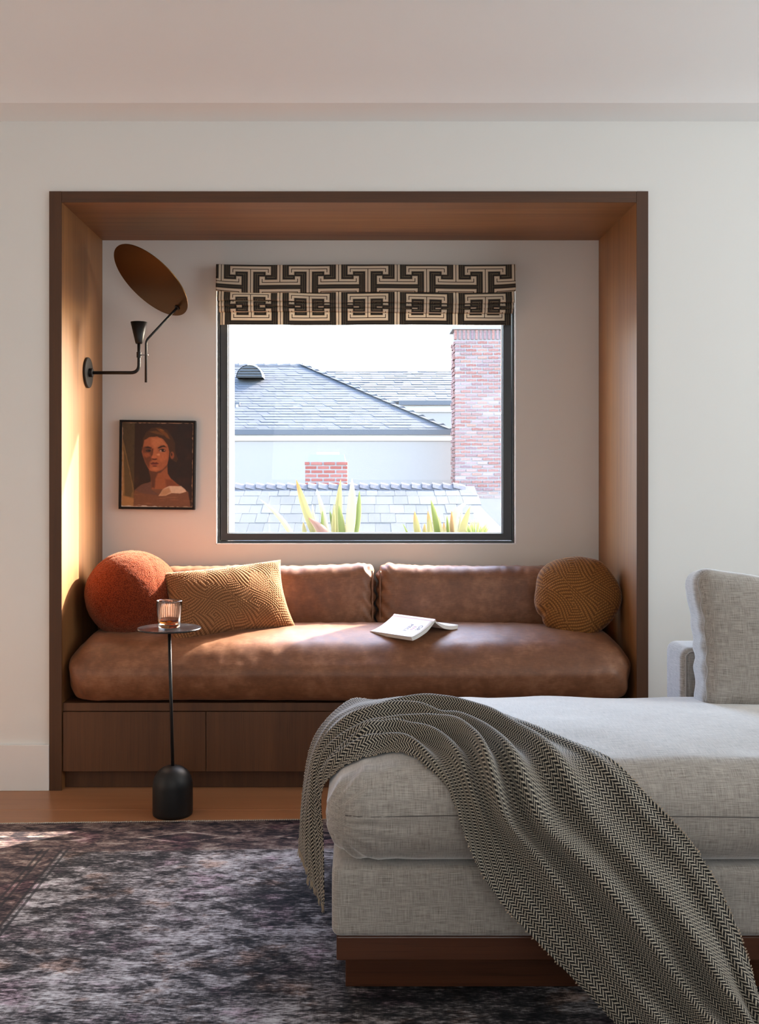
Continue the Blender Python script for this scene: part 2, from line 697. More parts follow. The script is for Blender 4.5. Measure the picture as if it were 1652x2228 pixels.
WALL = mat_paint('wall_paint', (0.78, 0.78, 0.755, 1))
CEIL = mat_paint('ceiling_paint', (0.90, 0.915, 0.92, 1))
NICHE_WALL = mat_paint('niche_paint', (0.72, 0.695, 0.655, 1))
WHITE_TRIM = mat_paint('white_trim', (0.80, 0.79, 0.77, 1), 0.5)
W_DARK, W_LIGHT = (0.160, 0.064, 0.019, 1), (0.43, 0.195, 0.062, 1)
WOOD_Z = mat_wood('oak_veneer_vertical', W_DARK, W_LIGHT, 'Z', 0.50, spec=0.65)
WOOD_X = mat_wood('oak_veneer_horizontal', W_DARK, W_LIGHT, 'X', 0.50, spec=0.65)
WOOD_SHADED_EDGE_Z = mat_wood('oak_shaded_edge_vertical', (0.048, 0.017, 0.005, 1), (0.125, 0.048, 0.015, 1), 'Z', 0.5, 0.7)  # darker copy of the oak: edge grain plus weaker light put into the colour
WOOD_SHADED_EDGE_X = mat_wood('oak_shaded_edge_horizontal', (0.048, 0.017, 0.005, 1), (0.125, 0.048, 0.015, 1), 'X', 0.5, 0.7)
DRAWER = mat_wood('oak_drawer_front', (0.062, 0.023, 0.009, 1), (0.160, 0.064, 0.023, 1), 'Z', 0.45)
WALNUT = mat_wood('walnut_plinth', (0.045, 0.014, 0.006, 1), (0.14, 0.046, 0.018, 1), 'X', 0.35, 0.5, figure=0.7)
PLANK = mat_wood('floor_oak', (0.33, 0.135, 0.058, 1), (0.58, 0.27, 0.125, 1), 'X', 0.34, 0.45, figure=0.6)
FRAME = material('bronze_window_frame', (0.020, 0.020, 0.021, 1), 0.38, spec=0.6)[0]
BLACK_METAL = material('black_metal', (0.007, 0.0065, 0.0065, 1), 0.46, spec=0.4)[0]
LINEN = mat_linen('grey_linen', (0.130, 0.113, 0.096, 1), (0.535, 0.495, 0.445, 1))
LEATHER = mat_leather()
BOUCLE = mat_boucle()
THROW = mat_throw()
BLIND = mat_blind()
RUG = mat_rug()
KNIT_TAN = mat_knit('tan_textured_knit', (0.100, 0.038, 0.014, 1), (0.345, 0.155, 0.064, 1))
KNIT_OCHRE = mat_knit('ochre_textured_knit', (0.085, 0.030, 0.008, 1), (0.31, 0.130, 0.033, 1))
FRINGE = material('cream_fringe', (0.42, 0.34, 0.25, 1), 0.95, spec=0.1, sheen=0.2)[0]


def mat_brass():
    m, g, b = material('aged_brass', (0.20, 0.098, 0.026, 1), 0.30, metallic=1.0)
    n = g.noise(g.coord(), 60, 3)
    g.put(b.inputs['Roughness'], n * 0.08 + 0.26)
    return m


BRASS = mat_brass()


def mat_clear(name, tint=(1, 1, 1, 1), refl=0.012):
    """thin window glass: passes light straight, mirrors a little"""
    m = bpy.data.materials.new(name)
    m.use_nodes = True
    g = N(m)
    g.n.remove(g.n['Principled BSDF'])
    t = g.node('ShaderNodeBsdfTransparent')
    t.inputs[0].default_value = tint
    gl = g.node('ShaderNodeBsdfGlossy')
    gl.inputs['Roughness'].default_value = 0.02
    mx = g.node('ShaderNodeMixShader')
    mx.inputs[0].default_value = refl
    g.l.new(t.outputs[0], mx.inputs[1])
    g.l.new(gl.outputs[0], mx.inputs[2])
    g.l.new(mx.outputs[0], g.n['Material Output'].inputs['Surface'])
    return m


GLASS_PANE = mat_clear('window_glass')


def mat_glass(name, color=(1, 1, 1, 1), ior=1.45, rough=0.0):
    m, g, b = material(name, color, rough)
    b.inputs['Transmission Weight'].default_value = 1.0
    b.inputs['IOR'].default_value = ior
    return m


TUMBLER = mat_glass('tumbler_glass')
WHISKEY = mat_glass('whiskey', (0.74, 0.21, 0.012, 1), 1.36)

# ================================================================== the room
XL, XR = -2.45, 3.15       # side walls
YB = -5.9                  # wall behind the camera
WY = 0.012                 # face of the far wall (the nook casing stands proud at y = 0)
OXL, OXR = (107 - CX) * 0.0017, (1411 - CX) * 0.0017      # nook outer edges
IXL, IXR = (134 - CX) * 0.0017, (1386 - CX) * 0.0017      # nook inner faces
OZT = CAMZ + (CY - 416) * 0.0017
IZT = CAMZ + (CY - 440) * 0.0017
CZ = CAMZ + (CY - 264) * (0.0017 * (3.77 + WY) / 3.77)      # ceiling line at the wall
ND = 0.60                  # nook depth

# far wall with the nook opening
v, f = join(box_vf(XL, OXL, WY, 0.12, 0, 3.6), box_vf(OXR, XR, WY, 0.12, 0, 3.6), box_vf(OXL, OXR, WY, 0.12, OZT, 3.6))
tag(mesh('wall_back', v, f, WALL), 'off-white painted far wall around the wooden nook', kind='structure')

# outer wall behind the nook, with the window opening
WX0, WX1 = (469.5 - CX) * 4.37 / F, (1123.5 - CX) * 4.37 / F
WZ0, WZ1 = CAMZ - (1184.5 - CY) * 4.37 / F, 2.045
v, f = join(box_vf(-3.2, WX0, ND, 0.705, -3.4, 3.8), box_vf(WX1, 3.9, ND, 0.705, -3.4, 3.8),
            box_vf(WX0, WX1, ND, 0.705, -3.4, WZ0), box_vf(WX0, WX1, ND, 0.705, WZ1, 3.8))
tag(mesh('wall_niche', v, f, NICHE_WALL), 'taupe painted wall at the back of the nook', kind='structure')
# white painted window returns (thin lining of the opening)
rt = 0.004
v, f = join(box_vf(WX0 - 0.001, WX0 + rt, ND - 0.001, 0.705, WZ0, WZ1), box_vf(WX1 - rt, WX1 + 0.001, ND - 0.001, 0.705, WZ0, WZ1),
            box_vf(WX0, WX1, ND - 0.001, 0.705, WZ0 - 0.001, WZ0 + rt), box_vf(WX0, WX1, ND - 0.001, 0.705, WZ1 - rt, WZ1 + 0.001))
tag(mesh('trim_1', v, f, WHITE_TRIM), 'thin white return around the window opening', kind='structure')

# side and rear walls, closed, without window openings
v, f = join(box_vf(XL - 0.12, XL, YB, 0.12, 0, 3.6))
tag(mesh('wall_left', v, f, WALL), 'off-white left side wall of the room', kind='structure')
v, f = join(box_vf(XR, XR + 0.12, YB, 0.12, 0, 3.6))
tag(mesh('wall_right', v, f, WALL), 'off-white right side wall of the room', kind='structure')
v, f = join(box_vf(XL - 0.12, XR + 0.12, YB - 0.12, YB, 0, 3.6))
tag(mesh('wall_rear', v, f, WALL), 'off-white wall behind the viewer', kind='structure')

# ceiling: a flat soffit strip along the wall, then a coved rise to the higher ceiling
prof = [(0.12, CZ), (WY - 0.10, CZ), (WY - 0.185, CZ)]
zc_ = CZ
for k in range(1, 21):
    t = k / 20
    zc_ += 0.0125 * (0.10 + 0.34 * (1 - t) ** 2)
    prof.append((WY - 0.185 - 0.0125 * k, zc_))
y1, z1 = prof[-1]
for k in range(1, 5):
    prof.append((y1 - 0.4 * k, z1 + 0.4 * k * 0.10))
prof.append((YB - 0.12, prof[-1][1]))
V, Fc = [], []
for (yy, zz) in prof:
    V += [(XL - 0.12, yy, zz), (XR + 0.12, yy, zz), (XL - 0.12, yy, 3.7), (XR + 0.12, yy, 3.7)]
for i in range(len(prof) - 1):
    a, c = i * 4, (i + 1) * 4
    Fc += [(a, c, c + 1, a + 1), (a + 2, a + 3, c + 3, c + 2), (a, a + 2, c + 2, c), (a + 1, c + 1, c + 3, a + 3)]
tag(mesh('ceiling', V, Fc, CEIL, smooth=False), 'white plaster ceiling with a soft cove along the wall', kind='structure')

# floor: a slab, with the planks of the strip in view laid on it one by one
floor = tag(box('floor', XL - 0.12, XR + 0.12, YB - 0.12, 0.6, -0.12, -0.012, PLANK), 'warm oak plank floor', kind='structure')
rows = [(-0.218, 0.045), (-0.44, -0.218), (-0.66, -0.44)]
joints = [[-2.45, -0.19, 1.55, 3.15], [-2.45, -1.9, 0.75, 3.15], [-2.45, -0.75, 1.2, 3.15]]
for (ya, yb), js in zip(rows, joints):
    for xa, xb in zip(js[:-1], js[1:]):
        bevel(box('plank', xa + 0.0008, xb - 0.0008, ya + 0.0006, yb - 0.0006, -0.013, 0.0, PLANK, floor), 0.0012, 1)
box('plank_field', XL, XR, YB, -0.6606, -0.013, 0.0, PLANK, floor)

# baseboards
tag(box('baseboard_left', XL, OXL, -0.004, WY + 0.002, 0, 0.17, WHITE_TRIM, bev=0.002), 'white baseboard left of the nook', kind='structure')
tag(box('baseboard_right', OXR, XR, -0.004, WY + 0.002, 0, 0.17, WHITE_TRIM, bev=0.002), 'white baseboard right of the nook', kind='structure')

# ------------------------------------------------------------------ the nook lining
nook = thing('nook_surround', (0, 0.3, 0), 'dark stained oak surround lining the recessed window nook', 'cabinetry')
box('side_panel', OXL, IXL, 0.004, ND - 0.0008, 0, OZT, WOOD_Z, nook)
box('shaded_edge_band', OXL, IXL, 0.0, 0.004, 0, OZT, WOOD_SHADED_EDGE_Z, nook)  # front edge of the same board, its shade put into the colour
box('side_panel', IXR, OXR, 0.004, ND - 0.0008, 0, OZT, WOOD_Z, nook)
box('shaded_edge_band', IXR, OXR, 0.0, 0.004, 0, OZT, WOOD_SHADED_EDGE_Z, nook)
box('top_panel', IXL + 0.0006, IXR - 0.0006, 0.005, ND - 0.0008, IZT, OZT, WOOD_X, nook)
box('shaded_edge_band', IXL + 0.001, IXR - 0.001, 0.001, 0.005, IZT, OZT, WOOD_SHADED_EDGE_X, nook)

# ------------------------------------------------------------------ bench with drawers
bench = thing('drawer_bench', (0, 0.3, 0), 'long low oak bench with flat drawer fronts under the leather seat', 'bench')
BZ = 0.322
box('bench_top', IXL + 0.001, IXR - 0.001, 0.012, ND - 0.001, BZ - 0.03, BZ, DRAWER, bench, 0.001)
box('carcass', IXL + 0.001, IXR - 0.001, 0.024, ND - 0.001, 0.075, BZ - 0.0305, WOOD_SHADED_EDGE_X, bench)
n_dr = 4
wd = (IXR - IXL - 0.006) / n_dr
for i in range(n_dr):
    x0 = IXL + 0.003 + i * wd
    box('drawer_front', x0 + 0.0012, x0 + wd - 0.0012, 0.004, 0.0235, 0.070, 0.290, DRAWER, bench, 0.0012)
box('toe_kick', IXL + 0.001, IXR - 0.001, 0.045, 0.06, 0.0, 0.0745, WOOD_SHADED_EDGE_Z, bench)

# ------------------------------------------------------------------ window
win = thing('window_1', (0.03, 0.66, WZ0), 'dark bronze framed picture window over the bench', None, kind='structure')
fx0, fx1 = (475 - CX) * 4.40 / F, (1118 - CX) * 4.40 / F
fz0 = CAMZ - (1181 - CY) * 4.40 / F
fz1 = WZ1 - 0.005
gx0, gx1 = (497 - CX) * 4.43 / F, (1093 - CX) * 4.43 / F
gz0 = CAMZ - (1160 - CY) * 4.43 / F


def mitre(name, inner, outer, y0, y1, mat):
    """four mitred frame bars between an outer and an inner rectangle"""
    (ox0, ox1, oz0, oz1), (ix0, ix1, iz0, iz1) = outer, inner
    quads = [((ox0, oz0), (ox1, oz0), (ix1, iz0), (ix0, iz0)), ((ox1, oz0), (ox1, oz1), (ix1, iz1), (ix1, iz0)),
             ((ox1, oz1), (ox0, oz1), (ix0, iz1), (ix1, iz1)), ((ox0, oz1), (ox0, oz0), (ix0, iz0), (ix0, iz1))]
    for q in quads:
        vv = [(x, y0, z) for x, z in q] + [(x, y1, z) for x, z in q]
        ff = [(0, 1, 2, 3), (7, 6, 5, 4), (0, 4, 5, 1), (1, 5, 6, 2), (2, 6, 7, 3), (3, 7, 4, 0)]
        mesh(name, vv, ff, mat, win)


e = 0.007
mitre('outer_frame', (fx0 + e, fx1 - e, fz0 + e, fz1 - e), (fx0, fx1, fz0, fz1), 0.628, 0.70, FRAME)
mitre('sash_bar', (gx0, gx1, gz0, fz1 - 0.04), (fx0 + e + 0.003, fx1 - e - 0.003, fz0 + e + 0.003, fz1 - e - 0.003), 0.634, 0.69, FRAME)
box('glass_pane', gx0 - 0.004, gx1 + 0.004, 0.668, 0.671, gz0 - 0.004, fz1 - 0.036, GLASS_PANE, win)
mitre('glazing_bead', (gx0 + 0.004, gx1 - 0.004, gz0 + 0.003, fz1 - 0.044), (gx0 - 0.001, gx1 + 0.001, gz0 - 0.001, fz1 - 0.039), 0.655, 0.667,
      material('grey_bead', (0.30, 0.29, 0.30, 1), 0.4)[0])

# ================================================================== outside
STUCCO = mat_paint('pale_stucco', (0.172, 0.150, 0.132, 1), 0.9, 0.2)
WHITE_EXT = mat_paint('white_exterior_paint', (0.30, 0.29, 0.28, 1), 0.8, 0.1)
GUTTER = material('dark_gutter', (0.024, 0.025, 0.030, 1), 0.6)[0]
MORTAR = mat_paint('pale_mortar', (0.165, 0.145, 0.135, 1), 0.95, 0.3)
CONCRETE = mat_paint('grey_concrete', (0.13, 0.132, 0.137, 1), 0.95, 0.3)
BRICK_OLD = mat_random('weathered_brick', [(0.0, (0.140, 0.053, 0.041, 1)), (0.3, (0.167, 0.081, 0.065, 1)), (0.5, (0.129, 0.071, 0.067, 1)), (0.62, (0.195, 0.140, 0.127, 1)),
                                           (0.75, (0.173, 0.089, 0.063, 1)), (0.9, (0.112, 0.067, 0.069, 1)), (1.0, (0.184, 0.112, 0.096, 1))], 0.95, 0.8)
BRICK_RED = mat_random('red_brick', [(0.0, (0.129, 0.030, 0.021, 1)), (0.5, (0.154, 0.045, 0.034, 1)), (1.0, (0.162, 0.055, 0.043, 1))], 0.9, 0.25)
TILE = mat_random('pale_ridge_tile', [(0, (0.064, 0.059, 0.061, 1)), (1, (0.084, 0.078, 0.078, 1))], 0.9, 0.3)
SHINGLE_PALE = mat_random('pale_grey_shingle', [(0, (0.040, 0.042, 0.043, 1)), (1, (0.058, 0.059, 0.060, 1))], 0.95, 0.15)


def mat_shingle():
    m, g, b = material('slate_blue_shingle', (0.25, 0.28, 0.34, 1), 0.95, spec=0.1)
    x, y, z = g.xyz(g.coord())
    n = g.noise(g.coord(), 60, 3, 0.7)
    c1 = g.noise(g.vec(x * 3.3, z * 18, y * 0.5), 1.0, 2, 0.6)
    g.put(b.inputs['Base Color'], g.ramp(n * 0.4 + c1 * 0.6, [(0.3, (0.036, 0.038, 0.043, 1)), (0.7, (0.056, 0.059, 0.064, 1))]))
    g.put(b.inputs['Normal'], g.bump(n, 0.4, 0.01))
    return m


SHINGLE = mat_shingle()
tag(box('ground', -40, 40, 0.8, 60, -3.6, -3.3, CONCRETE), 'paved ground below the window', kind='structure')

# own house outside: eave above and a white jamb fin left of the window
tag(box('trim_2', -0.70, -0.578, 0.706, 0.95, 0.4, 2.6, WHITE_EXT), 'white sunlit stucco jamb outside left of the window', kind='structure')
tag(box('trim_3', -3.2, 3.9, 0.706, 1.20, 2.385, 2.46, WHITE_EXT), 'white eave above the window outside', kind='structure')


def shingle_roof(name, pts, d0, courses, parent, mat, tab=0.30, thick=0.011, seed=1):
    """courses of overlapping shingle tabs on a planar roof given by eave p0-p1 and ridge p3-p2 (clipped to that quad)"""
    r = random.Random(seed)
    p0, p1, p2, p3 = [Vector(p) for p in pts]
    V, Fc = [], []
    nrm = (p1 - p0).cross(p3 - p0).normalized()
    if nrm.z < 0:
        nrm.negate()
    for c in range(courses):
        t0, t1 = c / courses, min(1.0, (c + 1.12) / courses)
        a0, b0 = p0.lerp(p3, t0), p1.lerp(p2, t0)
        a1, b1 = p0.lerp(p3, t1), p1.lerp(p2, t1)
        L = (b0 - a0).length
        L1 = (b1 - a1).length
        x = -r.random() * tab
        while x < L:
            w = tab * (0.7 + 0.6 * r.random())
            u0, u1 = max(0, x) / L, min(L, x + w - 0.006) / L
            if u1 > u0:
                th = thick * (0.55 + 0.9 * r.random())
                n = len(V)
                q = [a0.lerp(b0, u0), a0.lerp(b0, u1), a1.lerp(b1, min(1, u1)), a1.lerp(b1, u0)]
                V += [q[0] + nrm * th, q[1] + nrm * th, q[2] + nrm * 0.002, q[3] + nrm * 0.002, q[0] - nrm * 0.02, q[1] - nrm * 0.02]
                Fc += [(n, n + 1, n + 2, n + 3), (n + 4, n + 5, n + 1, n), (n + 4, n, n + 3), (n + 1, n + 5, n + 2)]
            x += w
    o = mesh(name, V, Fc, mat, parent)
    o['kind'] = 'stuff'
    return o


# neighbour's house: wall, gutter, hipped roof with a half-round dormer vent
house = thing('house', P(720, 1000, 21.0) * 1.0, 'pale stucco neighbour house with slate blue hipped roof', 'building')
eL, eR = P(-150, 938, 20.0), P(988, 938, 20.0)
rL, rR = P(-90, 795, 24.0), P(660, 795, 24.0)
shingle_roof('shingles', (eL, eR, rR, rL), 20, 27, house, SHINGLE, 0.27)
mesh('roof_deck', [eL, eR, rR, rL, eR + Vector((0, 8, 0)), rR + Vector((0, 1.0, 0)), rL + Vector((0, 1, 0)), eL + Vector((0, 8, 0))],
     [(0, 1, 2, 3), (1, 4, 5, 2), (2, 5, 6, 3), (5, 4, 7, 6)], SHINGLE, house)
box('gutter', eL.x, eR.x + 0.05, eL.y - 0.10, eL.y + 0.02, eL.z - 0.075, eL.z + 0.03, GUTTER, house)
box('frieze', eL.x, eR.x - 0.02, eL.y - 0.03, eL.y + 0.02, eL.z - 0.19, eL.z - 0.076, WHITE_EXT, house)
box('wall', eL.x, eR.x - 0.05, eL.y + 0.0, eL.y + 0.3, -3.3, eL.z - 0.19, STUCCO, house)
# ridge and hip caps
hv = (rR - eR)
nseg = 17
for k in range(nseg):
    a = eR + hv * (k / nseg)
    b = eR + hv * ((k + 1.08) / nseg)
    s = Vector((0.10, 0.02, -0.035))
    up = Vector((0, 0, 0.03))
    vv = [a - s + up * 0.4, a + s + up * 0.3, a + up * 2.2, b - s, b + s, b + up * 0.9]
    mesh('hip_cap', vv, [(0, 2, 5, 3), (2, 1, 4, 5), (0, 1, 2), (0, 3, 4, 1), (3, 5, 4)], SHINGLE, house)
for k in range(27):
    a = rR.lerp(rL, k / 27.0)
    b = rR.lerp(rL, (k + 1.05) / 27.0)
    mesh('ridge_cap', [a + Vector((0, -0.09, -0.02)), a + Vector((0, 0.09, -0.02)), a + Vector((0, 0, 0.05)),
                       b + Vector((0, -0.09, -0.02)), b + Vector((0, 0.09, -0.02)), b + Vector((0, 0, 0.028))],
         [(0, 2, 5, 3), (2, 1, 4, 5), (0, 1, 2), (3, 5, 4)], SHINGLE, house)
# half-round dormer vent
dc = P(543, 821, 22.6)
Rr = 26 * 22.6 / F * 1.12
V, Fc = [], []
ns = 16
for k in range(ns + 1):
    a = math.pi * k / ns
    for yy in (0.0, 1.1):
        V.append(dc + Vector((Rr * math.cos(a), yy, Rr * math.sin(a) * 0.95)))
for k in range(ns):
    Fc.append((2 * k, 2 * k + 2, 2 * k + 3, 2 * k + 1))
dorm = mesh('dormer_hood', V, Fc, SHINGLE, house, smooth=True)
fc = [dc + Vector((Rr * 0.96 * math.cos(math.pi * k / ns), 0.03, Rr * 0.92 * math.sin(math.pi * k / ns))) for k in range(ns + 1)]
mesh('louvre_panel', fc, [tuple(range(ns + 1))], GUTTER, dorm)
for k in range(4):
    zz = Rr * (0.08 + 0.2 * k)
    hw = math.sqrt(max(0.001, (Rr * 0.93) ** 2 - (zz / 0.93) ** 2))
    vv, ff = box_vf(-hw, hw, -0.02, 0.03, zz, zz + 0.022)
    mesh('louvre', [dc + Vector(q) for q in vv], ff, SHINGLE, dorm)
V, Fc = tube([dc + Vector((Rr * math.cos(a), -0.02, Rr * 0.95 * math.sin(a))) for a in np.linspace(0, math.pi * 0.55, 14)], 0.018, 6)
mesh('dormer_rim', V, Fc, WHITE_EXT, dorm)
# small roof vent
q = P(517, 886, 21.4)
box('roof_vent', q.x - 0.09, q.x + 0.05, q.y - 0.06, q.y + 0.25, q.z - 0.06, q.z + 0.10, GUTTER, house)
V, Fc = tube([q + Vector((0.0, -0.10, -0.03)), q + Vector((0.0, -0.10, 0.05))], 0.028, 8)
mesh('vent_pipe', V, Fc, WHITE_EXT, house)
box('vent_flashing', q.x - 0.12, q.x + 0.15, q.y - 0.20, q.y - 0.16, q.z - 0.115, q.z - 0.085, WHITE_EXT, house)

# second house behind
house2 = thing('house', P(900, 1000, 31.0), 'farther white house with slate roof behind the hipped roof', 'building')
a0, b0 = P(700, 874, 30.0), P(1750, 874, 30.0)
a1, b1 = P(640, 806, 34.0), P(1700, 806, 34.0)
shingle_roof('shingles', (a0, b0, b1, a1), 30, 14, house2, SHINGLE, 0.34, 0.02, seed=4)
mesh('roof_deck', [a0, b0, b1, a1, b0 + Vector((0, 9, 0)), a0 + Vector((0, 9, 0))], [(0, 1, 2, 3), (3, 2, 4, 5)], SHINGLE, house2)
box('gutter', P(868, 0, 30.0).x, b0.x, a0.y - 0.10, a0.y + 0.02, a0.z - 0.10, a0.z + 0.03, GUTTER, house2)
box('frieze', P(850, 0, 30.0).x, b0.x, a0.y + 0.05, a0.y + 0.1, a0.z - 0.30, a0.z - 0.10, WHITE_EXT, house2)
box('wall', a0.x, b0.x, a0.y + 0.1, a0.y + 0.4, -3.3, a0.z - 0.10, STUCCO, house2)


# tall weathered chimney on the right
def brick_mesh(name, L, H, D, mat, bev=0.006):
    V, Fc = box_vf(-L / 2, L / 2, 0, D, -H / 2, H / 2)
    V = [(x + (bev if x < 0 else -bev) * (y == 0), y, z + (bev if z < 0 else -bev) * (y == 0)) for x, y, z in V]
    me = bpy.data.meshes.new(name)
    me.from_pydata(V, [], Fc)
    me.materials.append(mat)
    return me


def place(name, me, loc, parent, rot=(0, 0, 0)):
    o = bpy.data.objects.new(name, me)
    COL.objects.link(o)
    o.parent = parent
    o.matrix_parent_inverse = world_of(parent).inverted()
    o.location = loc
    o.rotation_euler = rot
    return o


CD = 19.0
cy0 = CAMY + CD
cx0 = P(990, 0, CD).x
cx1 = cx0 + 0.98
ct = P(0, 716, CD).z
chim = thing('chimney', (cx0 + 0.5, cy0 + 0.3, -3.3), 'tall weathered pinkish brick chimney at the right of the window view', 'chimney')
box('core', cx0 + 0.012, cx1 - 0.012, cy0 + 0.012, cy0 + 0.62, -3.3, ct, MORTAR, chim)
rb = random.Random(5)
CO = 0.0702
me_full = [brick_mesh('brick', 0.197 + s, 0.056, 0.06, BRICK_OLD) for s in (-0.008, 0.0, 0.004)]
me_half = brick_mesh('brick', 0.094, 0.056, 0.06, BRICK_OLD)
zt = P(0, 741, CD).z
row = 0
z = zt - CO / 2
while z > P(0, 1082, CD).z:
    x = cx0
    if row % 2:
        place('brick', me_half, (x + 0.048, cy0 + rb.uniform(-0.006, 0.006), z), chim)
        x += 0.1025
    while x < cx1 - 0.1:
        if x + 0.2 > cx1 + 0.02:
            place('brick', me_half, (x + 0.048, cy0 + rb.uniform(-0.006, 0.006), z), chim)
            x += 0.1025
        else:
            place('brick', rb.choice(me_full), (x + 0.1, cy0 + rb.uniform(-0.007, 0.007), z + rb.uniform(-0.002, 0.002)), chim,
                  (0, rb.uniform(-0.012, 0.012), 0))
            x += 0.2075
    row += 1
    z -= CO
# top: projecting course, soldier course and cap
k = 0
x = cx0 - 0.02
while x < cx1 + 0.0:
    place('soldier_brick', me_full[0], (x + 0.035, cy0 - 0.012, P(0, 728, CD).z), chim, (0, math.pi / 2, 0))
    x += 0.078
box('cap', cx0 - 0.05, cx1 + 0.05, cy0 - 0.04, cy0 + 0.66, ct - 0.01, ct + 0.06, MORTAR, chim, 0.01)
V, Fc = [], []
z = zt - CO / 2
row = 0
while z > -3.2:
    yy = cy0 + 0.06 + (0.1 if row % 2 else 0.0)
    while yy < cy0 + 0.5:
        pr = rb.uniform(-0.02, 0.004)
        vv, ff = box_vf(cx0 + pr - 0.008, cx0 + 0.05, yy, yy + 0.19, z - 0.028, z + 0.028)
        n0 = len(V)
        V += vv
        Fc += [tuple(i + n0 for i in qd) for qd in ff]
        yy += 0.205
    row += 1
    z -= CO
o = mesh('side_bricks', V, Fc, BRICK_OLD, chim)
o['kind'] = 'stuff'

# low roof nearer to the window: pale shingles, ridge tiles
GD = 14.6
shed = thing('low_roof', P(760, 1100, 12.5), 'low pale shingled roof with overlapping ridge tiles below the houses', 'roof')
gy = CAMY + GD
zr = P(0, 1062, GD).z
sl = 0.34           # slope
y_eave = CAMY + 9.6
gx0_, gx1_ = P(430, 0, GD).x, P(1006, 0, GD).x
mesh('roof_deck', [(gx0_, y_eave, zr - sl * (gy - y_eave)), (gx1_ + 1.2, y_eave, zr - sl * (gy - y_eave)), (gx1_, gy, zr), (gx0_, gy, zr),
                   (gx0_, gy + 3, zr - 1.2), (gx1_, gy + 3, zr - 1.2)], [(0, 1, 2, 3), (3, 2, 5, 4)], CONCRETE, shed)
me_sh = []
rs = random.Random(3)
for w in (0.16, 0.20, 0.24):
    vv = [(0, 0, 0.014), (w - 0.005, 0, 0.014), (w - 0.005, 0.40, 0.014 + 0.40 * sl - 0.010), (0, 0.40, 0.014 + 0.40 * sl - 0.010),
          (0, 0, -0.004), (w - 0.005, 0, -0.004)]
    me = bpy.data.meshes.new('shingle')
    me.from_pydata(vv, [], [(0, 1, 2, 3), (4, 5, 1, 0), (4, 0, 3), (1, 5, 2)])
    me.materials.append(SHINGLE_PALE)
    me_sh.append((w, me))
count = 0
for c in range(11):
    yy = gy - 0.35 - c * 0.33
    z = zr - sl * (gy - yy)
    x = P(500, 0, yy - CAMY).x - rs.random() * 0.2
    xe = P(1015, 0, yy - CAMY).x
    while x < xe and count < 295:
        w, me = rs.choice(me_sh)
        place('shingle', me, (x, yy, z + rs.uniform(0, 0.008)), shed)
        x += w
        count += 1
tx = gx0_ + 0.55
while tx < gx1_:
    vv = []
    for s_, zz in ((0.0, 0.052), (0.175, 0.012)):
        for yy, z2 in ((-0.11, -0.045), (-0.06, 0.012), (0, 0.03), (0.06, 0.012), (0.11, -0.045)):
            vv.append((tx + s_, gy + yy, zr + zz + z2))
            vv.append((tx + s_, gy + yy, zr + zz + z2 - 0.022))
    ff = []
    for k in range(4):
        a, b_ = 2 * k, 2 * k + 2
        ff += [(a, b_, b_ + 10, a + 10), (a + 1, a + 11, b_ + 11, b_ + 1), (a, a + 1, b_ + 1, b_)]
    mesh('ridge_tile', vv, ff, TILE, shed)
    tx += 0.148

# small red chimney rising behind the ridge
sd = 15.4
sx0, sx1 = P(664.5, 0, sd).x, P(756, 0, sd).x
sy = CAMY + sd
sm = thing('chimney', ((sx0 + sx1) / 2, sy + 0.25, -1.0), 'short red brick chimney with grey mortar crown behind ridge tiles', 'chimney')
zc = P(0, 1004, sd).z
box('core', sx0 + 0.008, sx1 - 0.008, sy + 0.008, sy + 0.5, -1.0, zc, MORTAR, sm)
ch = 8.9 * sd / F
bl = 25.2 * sd / F
gap = 2.0 * sd / F
mf = brick_mesh('brick', bl - 0.002, ch - gap, 0.05, BRICK_RED, 0.004)
mh = brick_mesh('brick', 11.0 * sd / F, ch - gap, 0.05, BRICK_RED, 0.004)
hl = 11.0 * sd / F
for r_ in range(7):
    z = zc - ch * (r_ + 0.5)
    jut = 0.012 if r_ == 0 else 0.0
    seq = [0, 1, 1, 1] if r_ % 2 == 0 else [1, 1, 1, 0]
    tot = 3 * bl + hl + 3 * gap
    x = (sx0 + sx1) / 2 - tot / 2 - jut * 0.6
    for s_ in seq:
        L = bl if s_ else hl
        place('brick', mf if s_ else mh, (x + L / 2, sy - jut, z), sm)
        x += L + gap + (0.004 if r_ == 0 else 0)
cb = [(sx0 + 0.03, sy + 0.02), (sx1 - 0.03, sy + 0.02), (sx1 - 0.03, sy + 0.48), (sx0 + 0.03, sy + 0.48)]
ctp = [(sx0 + 0.055, sy + 0.05), (sx1 - 0.05, sy + 0.05), (sx1 - 0.05, sy + 0.45), (sx0 + 0.055, sy + 0.45)]
zz1 = zc + 15.5 * sd / F
mesh('crown', [(x, y, zc - 0.001) for x, y in cb] + [(x, y, zz1) for x, y in ctp], CUBE_F, CONCRETE, sm)
box('flue_tile', P(689, 0, sd).x, P(737, 0, sd).x, sy + 0.1, sy + 0.4, zz1 - 0.002, zz1 + 5 * sd / F,
    material('clay_flue', (0.60, 0.42, 0.32, 1), 0.9)[0], sm)

